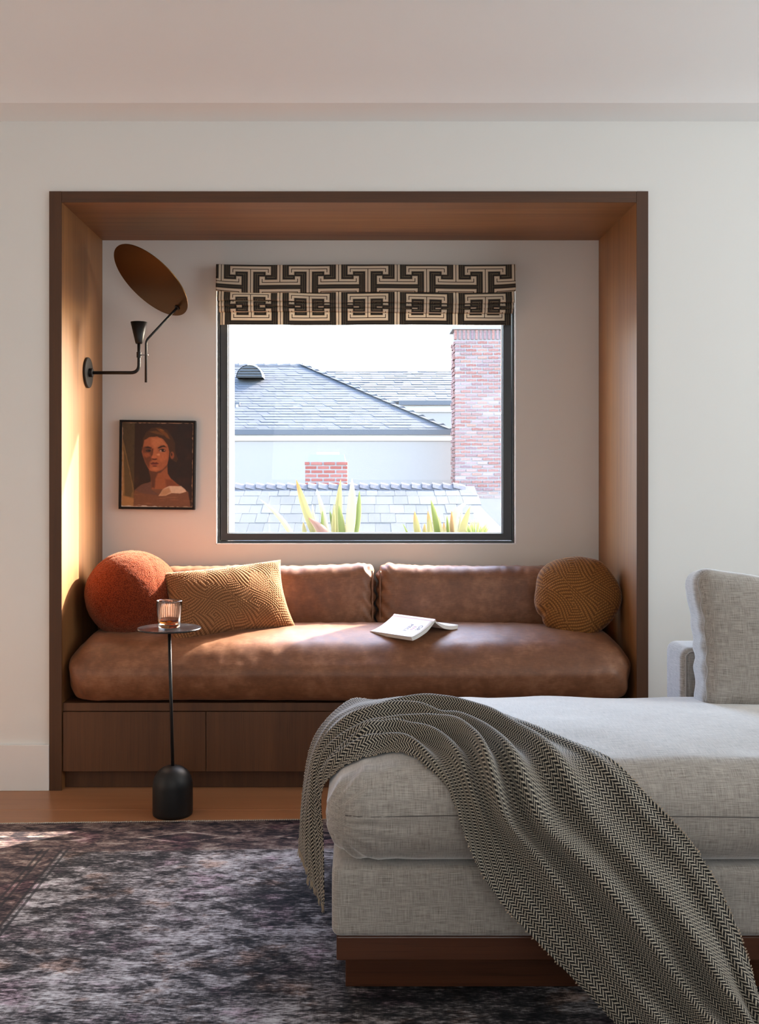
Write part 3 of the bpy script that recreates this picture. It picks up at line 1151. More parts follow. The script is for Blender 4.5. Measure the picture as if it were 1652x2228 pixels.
# balcony slab, planter, glass balustrade, plants
tag(box('balcony_slab', -2.5, 2.8, 0.71, 3.4, -0.25, 0.0, CONCRETE), 'concrete balcony slab outside the window', kind='structure')
planter = thing('planter', (0, 1.95, 0), 'long grey planter box outside below the window', 'planter')
v, f = join(box_vf(-1.2, 1.3, 1.66, 1.69, 0, 0.78), box_vf(-1.2, 1.3, 2.20, 2.23, 0, 0.78), box_vf(-1.2, -1.17, 1.69, 2.20, 0, 0.78),
            box_vf(1.27, 1.3, 1.69, 2.20, 0, 0.78), box_vf(-1.17, 1.27, 1.69, 2.20, 0, 0.06))
mesh('trough', v, f, CONCRETE, planter)
box('soil', -1.17, 1.27, 1.69, 2.20, 0.06, 0.73, material('soil', (0.05, 0.035, 0.025, 1), 1.0)[0], planter)


def mat_milky():
    m = bpy.data.materials.new('hazy_balustrade_glass')
    m.use_nodes = True
    g = N(m)
    b = g.n['Principled BSDF']
    b.inputs['Base Color'].default_value = (0.16, 0.17, 0.17, 1)
    b.inputs['Roughness'].default_value = 0.25
    t = g.node('ShaderNodeBsdfTransparent')
    mx = g.node('ShaderNodeMixShader')
    x, y, z = g.xyz(g.coord())
    n = g.noise(g.vec(x * 3, y, z * 3), 1.0, 3, 0.6)
    g.put(mx.inputs[0], n * 0.2 + 0.12)
    g.l.new(t.outputs[0], mx.inputs[1])
    g.l.new(b.outputs[0], mx.inputs[2])
    g.l.new(mx.outputs[0], g.n['Material Output'].inputs['Surface'])
    return m


MILKY = mat_milky()
bal = thing('glass_balustrade', (0, 3.2, 0), 'hazy glass balustrade beyond the plants', 'railing')
zb = P(0, 1071, 6.97).z
for xa, xb in ((-1.9, -0.62), (-0.61, 0.66), (0.67, 1.95)):
    box('glass_panel', xa, xb, 3.19, 3.202, 0.05, zb, MILKY, bal)
box('base_shoe', -1.95, 2.0, 3.17, 3.22, 0.0, 0.06, GUTTER, bal)

def mat_leaf():
    m, g, b = material('variegated_leaf', (0.4, 0.5, 0.2, 1), 0.5, spec=0.4)
    at = g.node('ShaderNodeAttribute', attribute_name='leafcol')
    r = E(g, at.outputs['Color'])
    n = g.noise(g.coord(), 45, 3, 0.6)
    r = g.mix(1.0, r, (0.36, 0.36, 0.36, 1), 'MULTIPLY')
    c = g.mix(n * 0.35, r, g.mix(1.0, r, (0.7, 0.85, 0.5, 1), 'MULTIPLY'))
    g.put(b.inputs['Base Color'], c)
    tr = g.node('ShaderNodeBsdfTranslucent')
    g.put(tr.inputs['Color'], c)
    mx = g.node('ShaderNodeMixShader')
    mx.inputs[0].default_value = 0.4
    g.l.new(b.outputs[0], mx.inputs[1])
    g.l.new(tr.outputs[0], mx.inputs[2])
    g.l.new(mx.outputs[0], g.n['Material Output'].inputs['Surface'])
    return m


LEAF = mat_leaf()


def leaf(parent, base, tip, bend, width, green=(0.42, 0.50, 0.17), edge=(0.80, 0.74, 0.45), tipc=(0.75, 0.36, 0.12), face=0.0, n=12):
    """a strap leaf from base to tip, bowed by bend, V-shaped in section"""
    base, tip, bend = Vector(base), Vector(tip), Vector(bend)
    V, Fc, Cc = [], [], []
    for i in range(n + 1):
        t = i / n
        p = base.lerp(tip, t) + bend * math.sin(t * math.pi) + bend * 0.3 * t * t
        w = width * (0.62 + 0.75 * t - 1.37 * t ** 3.2) * 0.5 + 0.0012
        side = Vector((math.cos(face), math.sin(face), 0))
        dp = Vector((-math.sin(face), math.cos(face), 0))
        for s in (-1, -0.72, 0, 0.72, 1):
            V.append(p + side * (w * s) + dp * (-w * 0.42 * (1 - abs(s))))
            e_ = 1.0 if abs(s) == 1 else 0.0
            c = [green[k] * (1 - e_) + edge[k] * e_ for k in range(3)]
            tt = max(0.0, (t - 0.72) / 0.28)
            Cc.append([c[k] * (1 - tt) + tipc[k] * tt for k in range(3)] + [1.0])
    for i in range(n):
        for k in range(4):
            a = i * 5 + k
            Fc.append((a, a + 1, a + 6, a + 5))
    nv = len(V)
    V2 = [v_ + Vector((0, 0.0022, 0)) for v_ in V]
    V = V + V2
    Fc = Fc + [tuple(nv + i for i in reversed(q_)) for q_ in Fc]
    o = mesh('leaf', V, Fc, LEAF, parent, smooth=True)
    at = o.data.attributes.new('leafcol', 'FLOAT_COLOR', 'POINT')
    at.data.foreach_set('color', np.array(Cc + Cc, dtype=np.float32).ravel())
    return o


PD = 5.7
pl1 = thing('strap_leaf_plant', P(715, 1210, PD), 'strap-leaved plant with cream edges and an orange leaf tip, left outside window', 'plant')
pl2 = thing('strap_leaf_plant', P(975, 1210, PD), 'strap-leaved plant with a drooping pale leaf, right outside window', 'plant')
pl3 = thing('needle_plant', P(1040, 1210, PD), 'small spiky green plant beside the right window frame', 'plant')
Z3 = Vector((0, 0, 0))
cream, olive_, pale = (0.62, 0.60, 0.30), (0.30, 0.40, 0.12), (0.85, 0.82, 0.62)
specs1 = [((650, 1195), (564, 1089), (0.02, 0, 0.02), 0.040, pale, 0.3, 0.0), ((700, 1200), (646, 1045), (-0.01, 0, 0.01), 0.055, cream, 0.0, 1.0),
          ((715, 1200), (688, 1064), (0.012, 0, 0.0), 0.036, pale, 0.2, 0.0), ((735, 1200), (742, 1044), (-0.006, 0, 0), 0.05, cream, 0.1, 0.2),
          ((755, 1200), (765, 1042), (0.010, 0, 0), 0.062, pale, -0.2, 0.0), ((765, 1200), (781, 1068), (0.012, 0, 0), 0.04, olive_, 0.1, 0.0),
          ((725, 1200), (727, 1097), (0.0, 0, 0), 0.028, cream, 0.0, 0.0), ((690, 1200), (680, 1098), (0.0, 0, 0), 0.028, pale, 0.0, 0.0),
          ((700, 1200), (702, 1112), (0.0, 0, 0), 0.025, olive_, 0.0, 0.0), ((668, 1200), (660, 1136), (0, 0, 0), 0.034, cream, 0, 0.3),
          ((712, 1205), (668, 1128), (0.03, 0, 0.02), 0.085, (0.62, 0.36, 0.30), 0.1, 0.4), ((742, 1205), (718, 1112), (0, 0, 0), 0.04, olive_, 0.1, 0.0),
          ((750, 1205), (738, 1100), (0, 0, 0), 0.05, olive_, 0.1, 0.0)]
for (bx, by), (tx, ty), bend, w, colr, fa, tip in specs1:
    leaf(pl1, P(bx, by, PD + rs.uniform(-0.06, 0.06)), P(tx, ty, PD + rs.uniform(-0.1, 0.1)), bend, w, green=colr, face=fa,
         tipc=tuple(colr[k] * (1 - tip) + (0.80, 0.30, 0.07)[k] * tip for k in range(3)))
specs2 = [((918, 1200), (903, 1113), (-0.004, 0, 0), 0.045, cream, 0, 0.8), ((938, 1200), (931, 1112), (0.004, 0, 0), 0.04, cream, 0, 0.9),
          ((955, 1200), (937, 1088), (0.01, 0, 0), 0.045, olive_, 0.1, 0.0), ((957, 1200), (955, 1125), (0, 0, 0), 0.05, cream, 0, 0.3),
          ((990, 1200), (1027, 1095), (-0.045, 0, 0.055), 0.055, pale, 0.1, 0.0), ((1000, 1200), (1025, 1102), (-0.012, 0, 0), 0.05, cream, 0.0, 0.2),
          ((993, 1200), (1006, 1109), (0, 0, 0), 0.022, pale, 0, 0.0), ((985, 1200), (983, 1112), (0, 0, 0), 0.03, (0.6, 0.42, 0.24), 0, 0.8),
          ((905, 1200), (877, 1140), (0, 0, 0.004), 0.014, olive_, 0, 0.0), ((925, 1200), (924, 1139), (0, 0, 0), 0.03, cream, 0, 0.6),
          ((970, 1200), (966, 1137), (0, 0, 0), 0.03, cream, 0, 0.9), ((978, 1200), (973, 1123), (0, 0, 0), 0.022, olive_, 0, 0.0)]
for (bx, by), (tx, ty), bend, w, colr, fa, tip in specs2:
    leaf(pl2, P(bx, by, PD + rs.uniform(-0.06, 0.06)), P(tx, ty, PD + rs.uniform(-0.1, 0.1)), bend, w, green=colr, face=fa,
         tipc=tuple(colr[k] * (1 - tip) + (0.80, 0.30, 0.07)[k] * tip for k in range(3)))
for k in range(26):
    a = -1.15 + 2.3 * k / 25
    L = 62 + rs.uniform(-8, 6)
    leaf(pl3, P(1036 + rs.uniform(-4, 4), 1196, PD), P(1036 + L * 0.55 * math.sin(a), 1196 - L * math.cos(a * 0.55), PD + rs.uniform(-0.06, 0.06)),
         (0, 0, 0), 0.009, green=(0.45, 0.60, 0.20), edge=(0.62, 0.72, 0.34), tipc=(0.72, 0.74, 0.40), n=5)

# ================================================================== roman blind
blind = thing('roman_blind', (0.03, 0.56, 2.066), 'folded roman blind with a black, cream and tan key pattern', 'blind')


def blind_piece(name, pts, x0, x1, nx=160, sag=None, v0=0.0):
    """pts: profile (y, z) from the top down; extruded in x with slight waves; UV in metres along the cloth"""
    pts = np.array(pts, float)
    sl_ = np.concatenate([[0], np.cumsum(np.hypot(*np.diff(pts, axis=0).T))])
    n = max(10, int(sl_[-1] / 0.004))
    s = np.linspace(0, sl_[-1], n)
    yy = np.interp(s, sl_, pts[:, 0])
    zz = np.interp(s, sl_, pts[:, 1])
    xs = np.linspace(x0, x1, nx)
    V, UV = [], []
    for x in xs:
        w = sag(x) if sag else 0.0
        for k in range(n):
            t = s[k] / sl_[-1]
            V.append((x, yy[k] + 0.0015 * math.sin(x * 31 + t * 3), zz[k] + w * t))
            UV.append((x, v0 - s[k]))
    o = mesh(name, V, grid_faces(nx, n), BLIND, blind, smooth=True, uv=UV)
    md = o.modifiers.new('solid', 'SOLIDIFY')
    md.thickness = 0.0012
    return s[-1]


BX0, BX1 = (470 - CX) * 4.30 / F, (1122 - CX) * 4.30 / F
bz = lambda py, d: CAMZ - (py - CY) * d / F
zt_ = bz(576, 4.30)
fold = lambda ph, amp: (lambda x: amp * math.sin((x - BX0) * 4.6 + ph) + amp * 0.5 * math.sin((x - BX0) * 11 + ph * 2))
Q = 0.2475 / 613.0
voff = zt_ + (-22 + 190 + 27) * Q       # align the key pattern with the top edge
UOFF = BX0
# flat upper panel
box('headrail', BX0 + 0.01, BX1 - 0.01, 0.545, 0.598, zt_ - 0.035, zt_ - 0.002, WHITE_TRIM, blind)
crn = lambda x: 0.012 * np.clip((-0.45 - x) / 0.16, 0, 1) ** 2 + 0.010 * np.clip((x - 0.48) / 0.18, 0, 1) ** 2
blind_piece('upper_panel', [(0.600, zt_), (0.532, zt_), (0.528, zt_ - 0.05), (0.522, bz(630, 4.30)), (0.524, bz(635, 4.30)), (0.534, bz(636, 4.30)), (0.560, bz(626, 4.30))],
            BX0, BX1, sag=lambda x: crn(x) + 0.003 * math.sin(x * 6 + 1))
blind_piece('fold', [(0.570, bz(618, 4.32)), (0.545, bz(622, 4.31)), (0.534, bz(634, 4.31)), (0.524, bz(650, 4.31)), (0.523, bz(655, 4.31)), (0.533, bz(658, 4.31)), (0.566, bz(650, 4.31))],
            BX0 + 0.006, BX1 - 0.004, sag=lambda x: 0.010 * math.sin((x + 0.62) * 2.6 + 2.2) + 0.004 * math.sin(x * 11), v0=-0.012)
blind_piece('fold', [(0.572, bz(646, 4.33)), (0.552, bz(652, 4.32)), (0.538, bz(659, 4.32)), (0.530, bz(665, 4.32)), (0.532, bz(669, 4.32)), (0.546, bz(671, 4.32)), (0.570, bz(663, 4.32))],
            BX0 + 0.008, BX1 - 0.008, sag=lambda x: 0.009 * math.sin((x + 0.5) * 3.1 + 1.6) + 0.003 * math.sin(x * 13 + 1), v0=-0.052)
blind_piece('fold', [(0.575, bz(660, 4.34)), (0.556, bz(664, 4.33)), (0.542, bz(670, 4.33)), (0.536, bz(675, 4.33)), (0.540, bz(679, 4.33)), (0.556, bz(681, 4.33)), (0.574, bz(674, 4.33))],
            BX0 + 0.010, BX1 - 0.010, sag=lambda x: 0.005 * math.sin((x + 0.4) * 3.7 + 1.2), v0=0.03)
blind_piece('lower_panel', [(0.578, bz(670, 4.35)), (0.562, bz(677, 4.34)), (0.558, bz(690, 4.34)), (0.559, bz(708, 4.34))],
            BX0 + 0.014, BX1 - 0.014, sag=lambda x: 0.001 * math.sin(x * 9), v0=0.0076)
# align the print: shift UVs of every piece so that columns match
for o in [c for c in blind.children if c.type == 'MESH' and c.data.uv_layers]:
    d = o.data.uv_layers[0].data
    arr = np.zeros(len(d) * 2, dtype=np.float32)
    d.foreach_get('uv', arr)
    arr[0::2] -= np.float32((545.5 - CX) * 4.30 / F)
    arr[1::2] += np.float32(0.0655 + 0.0969)
    d.foreach_set('uv', arr)

# ================================================================== sofa (chaise)
LX = -0.0595
SX1 = 2.05
sofa = thing('chaise_sofa', (1.0, -1.1, 0), 'low grey linen sofa with a backless end on a walnut plinth', 'sofa')
SF = CAMY + 2.20       # front face of the base
SBK = CAMY + 3.13
v, Fq = rounded_block((SX1 - LX) / 2, (SBK - SF) / 2, 0.076, 0.018, 30, 14, 4, 3)
v = v + np.array([(SX1 + LX) / 2, (SBK + SF) / 2, 0.236])
o = mesh('base', v, Fq, LINEN, sofa, smooth=True)
box_uv(o.data)
box('apron', LX + 0.010, SX1, SF + 0.008, SBK - 0.01, 0.108, 0.1605, WALNUT, sofa, 0.003)
PZ0 = 0.0085
box('plinth', P(752, 0, 2.30).x, SX1 - 0.05, CAMY + 2.295, SBK - 0.1, PZ0, 0.1085, WALNUT, sofa, 0.002)

# seat cushion
CXL, CXR = -0.072, SX1 + 0.01
CF, CB = CAMY + 2.175, CAMY + 2.98
v, Fq = rounded_block((CXR - CXL) / 2, (CB - CF) / 2, 0.105, 0.092, 90, 36, 5, 8)
ctr = np.array([(CXR + CXL) / 2, (CB + CF) / 2, 0.313 + 0.105])
ux, uy = v[:, 0] / ((CXR - CXL) / 2), v[:, 1] / ((CB - CF) / 2)
up = np.clip((v[:, 2] + 0.105) / 0.21, 0, 1)
ex = np.clip(1 - ((1 - np.abs(ux)) * (CXR - CXL) / 2 / 0.30), 0, 1)
crown = 0.026 * (1 - ex ** 2) * (1 - np.clip(np.abs(uy), 0, 1) ** 2.2) - 0.020 * ex ** 1.5
v[:, 2] += crown * up ** 1.5
cr = np.clip(np.abs(ux), 0, 1) ** 6 * np.clip(np.abs(uy), 0, 1) ** 3
v[:, 2] += up * (0.004 * value_noise(v, 5, 1) + 0.002 * value_noise(v, 14, 2))
v[:, 1] += np.where(uy < 0, 1, 0) * 0.004 * value_noise(v, 7, 3)
# pulled corner with radiating tucks
cd = np.hypot(v[:, 0] + (CXR - CXL) / 2 - 0.03, v[:, 1] + (CB - CF) / 2 - 0.03)
nr_ = normals_of(v, Fq)
tuck = 0.0035 * np.exp(-(cd / 0.12) ** 2) * np.sin(np.arctan2(v[:, 2], v[:, 0] + (CXR - CXL) / 2 + 0.01) * 26)
v = v + nr_ * tuck[:, None]
v = v + ctr
CUSH_V, CUSH_F = v, Fq
o = mesh('seat_cushion', v, Fq, LINEN, sofa, smooth=True)
box_uv(o.data)
cush_bvh = bvh_of(v, Fq)
# front seam
path = []
for x in np.linspace(-0.03, 1.98, 70):
    zz = 0.430 + 0.003 * math.sin(x * 4)
    h = cush_bvh.ray_cast(Vector((x, -3.0, zz)), Vector((0, 1, 0)))
    if h[0] is not None:
        path.append(h[0] + Vector((0, 0.0006, 0)))
V, Fc = tube(path, 0.0013, 6)
mesh('front_seam', V, Fc, material('seam_thread', (0.10, 0.09, 0.085, 1), 0.9)[0], sofa)

# low upholstered back behind the loose cushion
v, Fq = rounded_block((SX1 - 0.938) / 2, 0.085, 0.19, 0.028, 20, 4, 8, 4)
v = v + np.array([(SX1 + 0.938) / 2, CAMY + 3.045, 0.47])
bk = mesh('backrest', v, Fq, LINEN, sofa, smooth=True)
box_uv(bk.data)
loop = [(0.950, CAMY + 2.962, 0.30), (0.950, CAMY + 2.962, 0.640), (0.962, CAMY + 2.962, 0.650), (1.9, CAMY + 2.962, 0.650)]
V, Fc = tube(arc_path(loop, 0.008), 0.0022, 6)
mesh('piping', V, Fc, LINEN, bk)


def soft_cushion(name, w, h, t, mat, nw=60, nh=44, pinch=0.10, corner=0.10, relief=None, wrinkle=0.004, seed=1, puff=0.5, irregular=0.0):
    """knife-edge cushion in local x (width) / z (height), thickness along y; returns verts, faces, uv, relief"""
    us = np.linspace(-1, 1, nw)
    vs = np.linspace(-1, 1, nh)
    us = np.sin(us * math.pi / 2 * 0.92) / math.sin(math.pi / 2 * 0.92)
    vs = np.sin(vs * math.pi / 2 * 0.92) / math.sin(math.pi / 2 * 0.92)
    U, Vv = np.meshgrid(us, vs, indexing='ij')
    U, Vv = U.ravel(), Vv.ravel()
    edge = (1 - U ** 2) * (1 - Vv ** 2)
    x = U * w / 2 * (1 - pinch * (1 - Vv ** 2) * np.abs(U) ** 3)
    z = Vv * h / 2 * (1 - pinch * (1 - U ** 2) * np.abs(Vv) ** 3)
    th = t / 2 * np.clip(edge, 0, 1) ** puff
    p3 = np.stack([x, z, x * 0], 1)
    rim = np.exp(-np.minimum((1 - np.abs(U)) * w / 2, (1 - np.abs(Vv)) * h / 2) / 0.03)
    wr = wrinkle * (value_noise(p3, 9, seed) + rim * 1.2 * value_noise(p3 * np.array([1, 1, 1]), 26, seed + 1))
    wr = wr * np.clip(edge * 6, 0, 1)
    n = len(U)
    rel = np.zeros(n)
    if relief is not None:
        rel = relief(x, z)
    disp = rel * 0.0030 * np.clip(edge * 12, 0.15, 1) if relief is not None else 0
    front = np.stack([x, -(th + wr + disp), z], 1)
    back = np.stack([x, th - wr, z], 1)
    V = np.concatenate([front, back])
    ff = grid_faces(nw, nh)
    fb = [tuple(n + i for i in reversed(q_)) for q_ in ff]
    # stitch borders
    bd = []
    idx = lambda i, j: i * nh + j
    ring = [idx(i, 0) for i in range(nw)] + [idx(nw - 1, j) for j in range(1, nh)] + [idx(i, nh - 1) for i in range(nw - 2, -1, -1)] + [idx(0, j) for j in range(nh - 2, 0, -1)]
    for a, b_ in zip(ring, ring[1:] + ring[:1]):
        bd.append((b_, a, n + a, n + b_))
    uv = np.concatenate([np.stack([x, z], 1), np.stack([x + 0.7, z], 1)])
    return V, ff + fb + bd, uv, np.concatenate([rel, rel])


def put(V, loc, rx=0.0, ry=0.0, rz=0.0):
    M = Matrix.Translation(loc) @ Matrix.Rotation(rz, 4, 'Z') @ Matrix.Rotation(rx, 4, 'X') @ Matrix.Rotation(ry, 4, 'Y')
    R3 = np.array(M.to_3x3())
    return V @ R3.T + np.array(loc)


# loose back cushion on the sofa
v, Fq = rounded_block(0.30, 0.075, 0.186, 0.045, 34, 8, 24, 5)
ux, uz = v[:, 0] / 0.30, v[:, 2] / 0.186
bul = 0.045 * (1 - np.clip(np.abs(ux), 0, 1) ** 2.5) * (1 - np.clip(np.abs(uz), 0, 1) ** 2.5)
v[:, 1] += np.sign(v[:, 1]) * bul * np.clip(np.abs(v[:, 1]) / 0.05, 0, 1)
v[:, 0] *= 1 - 0.055 * (1 - uz ** 2) * np.abs(ux) ** 2
v[:, 2] += np.where(v[:, 2] > 0, -0.016 * np.cos(ux * math.pi * 0.9) * uz, 0)
rim = np.clip(np.maximum(np.abs(ux), np.abs(uz)), 0, 1) ** 8
v[:, 1] += rim * 0.004 * np.sin(v[:, 2] * 95 + v[:, 0] * 70 + 3 * np.sin(v[:, 2] * 21))
v[:, 0] += rim * 0.0028 * np.sin(v[:, 2] * 70 + 3 * np.sin(v[:, 2] * 17)) - 0.004 * rim * np.sin(v[:, 2] * 12)
v = put(v, (0.924 + 0.300, CAMY + 2.83, 0.702), rx=math.radians(-10), rz=math.radians(-2))
bcu = thing('back_cushion', (1.206, CAMY + 2.83, 0.525), 'square grey linen back cushion standing on the sofa seat', 'cushion')
o = mesh('cover', v, Fq, LINEN, bcu, smooth=True)
box_uv(o.data)
bvh_c = bvh_of(v, Fq)
pp = []
for k in range(0, 40):
    t = k / 39.0
    x_, z_ = -0.30 + 0.004 + 0.014 * (1 - (2 * t - 1) ** 2), -0.170 + 0.345 * t
    pt = put(np.array([[x_ + 0.004, -0.062 + 0.004 * math.sin(z_ * 95), z_]]), (0.924 + 0.300, CAMY + 2.83, 0.702), rx=math.radians(-10), rz=math.radians(-2))[0]
    near = bvh_c.find_nearest(Vector(pt))
    pp.append(near[0])
V, Fc = tube(pp, 0.0028, 6)
mesh('piping', V, Fc, LINEN, bcu, smooth=True)

# ================================================================== leather bench cushions
seat_cx, seat_hx = (IXL + IXR) / 2, (IXR - IXL) / 2 - 0.004
sY0, sY1 = -0.050, 0.43
v, Fq = rounded_block(seat_hx, (sY1 - sY0) / 2, 0.113, 0.108, 110, 22, 3, 11)
ux, uy = v[:, 0] / seat_hx, v[:, 1] / ((sY1 - sY0) / 2)
up = np.clip((v[:, 2] + 0.113) / 0.226, 0, 1)
crown = 0.022 * np.clip(1 - np.abs(ux) ** 6, 0, 1) * np.clip(1 - np.abs(uy - 0.1) ** 4, 0, 1)
v[:, 2] += crown * up ** 1.4
fyd = np.clip((0.235 - (v[:, 1] + (sY0 + sY1) / 2)) / 0.25, 0, 1)
v[:, 2] -= up ** 1.2 * 0.050 * fyd ** 1.5
# squarer lower front edge
low = np.clip(-v[:, 2] / 0.113, 0, 1)
v[:, 1] -= np.where(uy < 0, 1, 0) * 0.050 * low ** 3
v[:, 0] += np.sign(ux) * 0.030 * low ** 3 * (np.abs(ux) > 0.9)
v[:, 0] = np.clip(v[:, 0], -seat_hx, seat_hx)
v[:, 1] = np.maximum(v[:, 1], -(sY1 - sY0) / 2)
v[:, 1] += np.where(uy < 0, -uy, 0) * (0.046 * np.abs(ux) ** 14 + 0.042 * low ** 1.5)
wr = 0.004 * value_noise(v, 6, 5) + 0.0022 * value_noise(v * np.array([2.2, 1, 1]), 14, 6) + 0.0009 * value_noise(v * np.array([3.0, 1, 1]), 32, 7)
endw = np.clip((np.abs(ux) - 0.80) / 0.2, 0, 1)
wr += endw * 0.006 * np.sin(v[:, 0] * 60 + v[:, 2] * 45) * np.clip(1 - up * 0.5, 0, 1)
nr_ = normals_of(v, Fq)
v = v + nr_ * wr[:, None]
# corners lift off the bench slightly
v[:, 2] += np.clip((np.abs(ux) - 0.93) / 0.07, 0, 1) ** 2 * 0.018 * (1 - up) * (uy < 0.2)
v = v + np.array([seat_cx, (sY0 + sY1) / 2, BZ + 0.121])
bench_c = thing('seat_cushion', (seat_cx, 0.2, BZ), 'long plump brown leather seat cushion filling the nook bench', 'cushion')
o = mesh('cover', v, Fq, LEATHER, bench_c, smooth=True)
seat_bvh = bvh_of(v, Fq)

for (xa, xb, lab, sd_) in ((IXL + 0.02, 0.066, 'brown leather back cushion behind the tan pillow, left of the book', 3),
                           (0.074, IXR - 0.015, 'brown leather back cushion beside the round ochre pillow', 8)):
    hx = (xb - xa) / 2
    v, Fq = rounded_block(hx, 0.080, 0.150, 0.055, 70, 6, 18, 6)
    ux, uz = v[:, 0] / hx, v[:, 2] / 0.150
    v[:, 1] += np.sign(v[:, 1]) * 0.022 * (1 - np.abs(ux) ** 4) * (1 - np.abs(uz) ** 2) * np.clip(np.abs(v[:, 1]) / 0.05, 0, 1)
    near_mid = np.clip((ux if xa < -0.5 else -ux), 0, 1)
    v[:, 2] += np.where(uz > 0, 1, 0) * uz * (0.018 * near_mid ** 5 - 0.012 * (1 - near_mid) * (ux ** 2 < 0.6) * 0)
    rim = np.clip(np.abs(ux), 0, 1) ** 10
    wr = 0.003 * value_noise(v, 8, sd_) + 0.0016 * value_noise(v * np.array([2.5, 1, 1]), 22, sd_ + 1)
    wr += rim * 0.006 * np.sin(v[:, 2] * 110 + v[:, 0] * 130)
    edge_top = np.exp(-((uz - 0.93) / 0.14) ** 2)
    wr += edge_top * 0.0022 * np.sin(v[:, 0] * 190 + 3 * np.sin(v[:, 0] * 37))
    v = v + normals_of(v, Fq) * wr[:, None]
    v = put(v, ((xa + xb) / 2, 0.498, 0.640), rx=math.radians(-2))
    bc = thing('back_cushion', ((xa + xb) / 2, 0.498, 0.49), lab, 'cushion')
    mesh('cover', v, Fq, LEATHER, bc, smooth=True)
    sgn = 1 if xa < -0.5 else -1
    pth = [((xb if sgn > 0 else xa) - sgn * 0.012, 0.43, zz) for zz in np.linspace(0.56, 0.775, 12)]
    V, Fc = tube(pth, 0.004, 6)
    mesh('welt', V, Fc, LEATHER, bc, smooth=True)

# ------------------------------------------------------------------ pillows
# boucle ball
br = 0.184
nb_, mb_ = 120, 80
V, Fc = [], []
for i in range(nb_):
    for j in range(mb_ + 1):
        th_, ph_ = 2 * math.pi * i / nb_, math.pi * j / mb_
        V.append((math.sin(ph_) * math.cos(th_), math.sin(ph_) * math.sin(th_), math.cos(ph_)))
for i in range(nb_):
    for j in range(mb_):
        i2 = (i + 1) % nb_
        Fc.append((i * (mb_ + 1) + j, i * (mb_ + 1) + j + 1, i2 * (mb_ + 1) + j + 1, i2 * (mb_ + 1) + j))
V = np.array(V)
bump_ = 0.010 * value_noise(V, 2.0, 21) + 0.004 * value_noise(V, 14, 22) + 0.006 * value_noise(V, 26, 23)
# seam grooves along meridians of a tilted axis
ax = Vector((0.35, -0.25, 0.9)).normalized()
R_ = np.array(Vector((0, 0, 1)).rotation_difference(ax).to_matrix())
L_ = V @ R_
lon = np.arctan2(L_[:, 1], L_[:, 0])
per = 2 * math.pi / 6
dl = np.abs((lon / per + 0.30) % 1 - 0.5) * per * np.sqrt(np.maximum(0, 1 - L_[:, 2] ** 2))
groove = -0.016 * np.exp(-(dl / 0.022) ** 2)
V = V * (1 + bump_ + groove)[:, None]
V = V * np.array([br, br, br * 0.95])
bcen = np.array([(289 - CX) * 4.05 / F, 0.272, CAMZ - (1293 - CY) * 4.05 / F])
V = V + bcen
ball = thing('ball_pillow', tuple(bcen - np.array([0, 0, 0.17])), 'round rust orange boucle ball cushion in the left corner of the nook', 'pillow')
mesh('cover', V, Fc, BOUCLE, ball, smooth=True)


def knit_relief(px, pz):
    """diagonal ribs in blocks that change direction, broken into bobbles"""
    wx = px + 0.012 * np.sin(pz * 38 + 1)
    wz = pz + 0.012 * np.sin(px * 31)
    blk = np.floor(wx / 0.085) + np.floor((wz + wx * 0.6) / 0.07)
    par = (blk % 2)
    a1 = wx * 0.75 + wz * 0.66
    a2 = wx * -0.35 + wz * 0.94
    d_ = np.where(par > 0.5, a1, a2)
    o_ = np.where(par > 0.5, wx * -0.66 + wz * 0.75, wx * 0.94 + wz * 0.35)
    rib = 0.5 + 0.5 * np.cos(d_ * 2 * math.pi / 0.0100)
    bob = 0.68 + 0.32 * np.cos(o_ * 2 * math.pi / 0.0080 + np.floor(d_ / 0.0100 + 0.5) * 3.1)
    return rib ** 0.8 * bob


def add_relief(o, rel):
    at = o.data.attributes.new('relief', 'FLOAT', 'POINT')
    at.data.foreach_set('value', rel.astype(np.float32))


V, Fc, uv, rel = soft_cushion('p', 0.490, 0.300, 0.165, None, 340, 210, pinch=0.085, relief=knit_relief, wrinkle=0.007, seed=31, puff=0.48)
lum_loc = ((497 - CX) * 4.0 / F, 0.230, CAMZ - (1307 - CY) * 4.0 / F)
V = put(V, lum_loc, rx=math.radians(-30), ry=math.radians(-5.5), rz=math.radians(17))
lum = thing('lumbar_pillow', (lum_loc[0], lum_loc[1], lum_loc[2] - 0.12), 'rectangular tan knitted pillow leaning against the ball cushion', 'pillow')
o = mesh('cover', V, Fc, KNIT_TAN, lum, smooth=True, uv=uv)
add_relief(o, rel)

# round ochre pillow
nr2, na2 = 110, 260
V, rel = [], []
for side in (-1, 1):
    for i in range(nr2):
        r_ = (i / (nr2 - 1)) ** 0.85
        for j in range(na2):
            a = 2 * math.pi * j / na2
            V.append((r_, a, side))
A = np.array(V)
rr, aa, ss = A[:, 0], A[:, 1], A[:, 2]
outl = 1 + 0.024 * np.sin(aa * 3 + 0.6) + 0.020 * np.sin(aa * 5 + 2.0) + 0.016 * np.sin(aa * 8 + 0.3) * np.sin(aa * 1.5) ** 2 - 0.05 * np.exp(-((aa - 3.72) / 0.10) ** 2) - 0.045 * np.exp(-((aa - 4.12) / 0.09) ** 2)
RR = 0.168
x = rr * np.cos(aa) * RR * (1 + (outl - 1) * rr ** 3)
z = rr * np.sin(aa) * RR * (1 + (outl - 1) * rr ** 3)
rel = knit_relief(x * 0.9 + 0.02, z * 0.9 - 0.03)
edge = np.clip(1 - rr ** 2.4, 0, 1)
pu = 0.5 + 0.5 * np.sin(aa * 19 + 2 * np.sin(aa * 3))
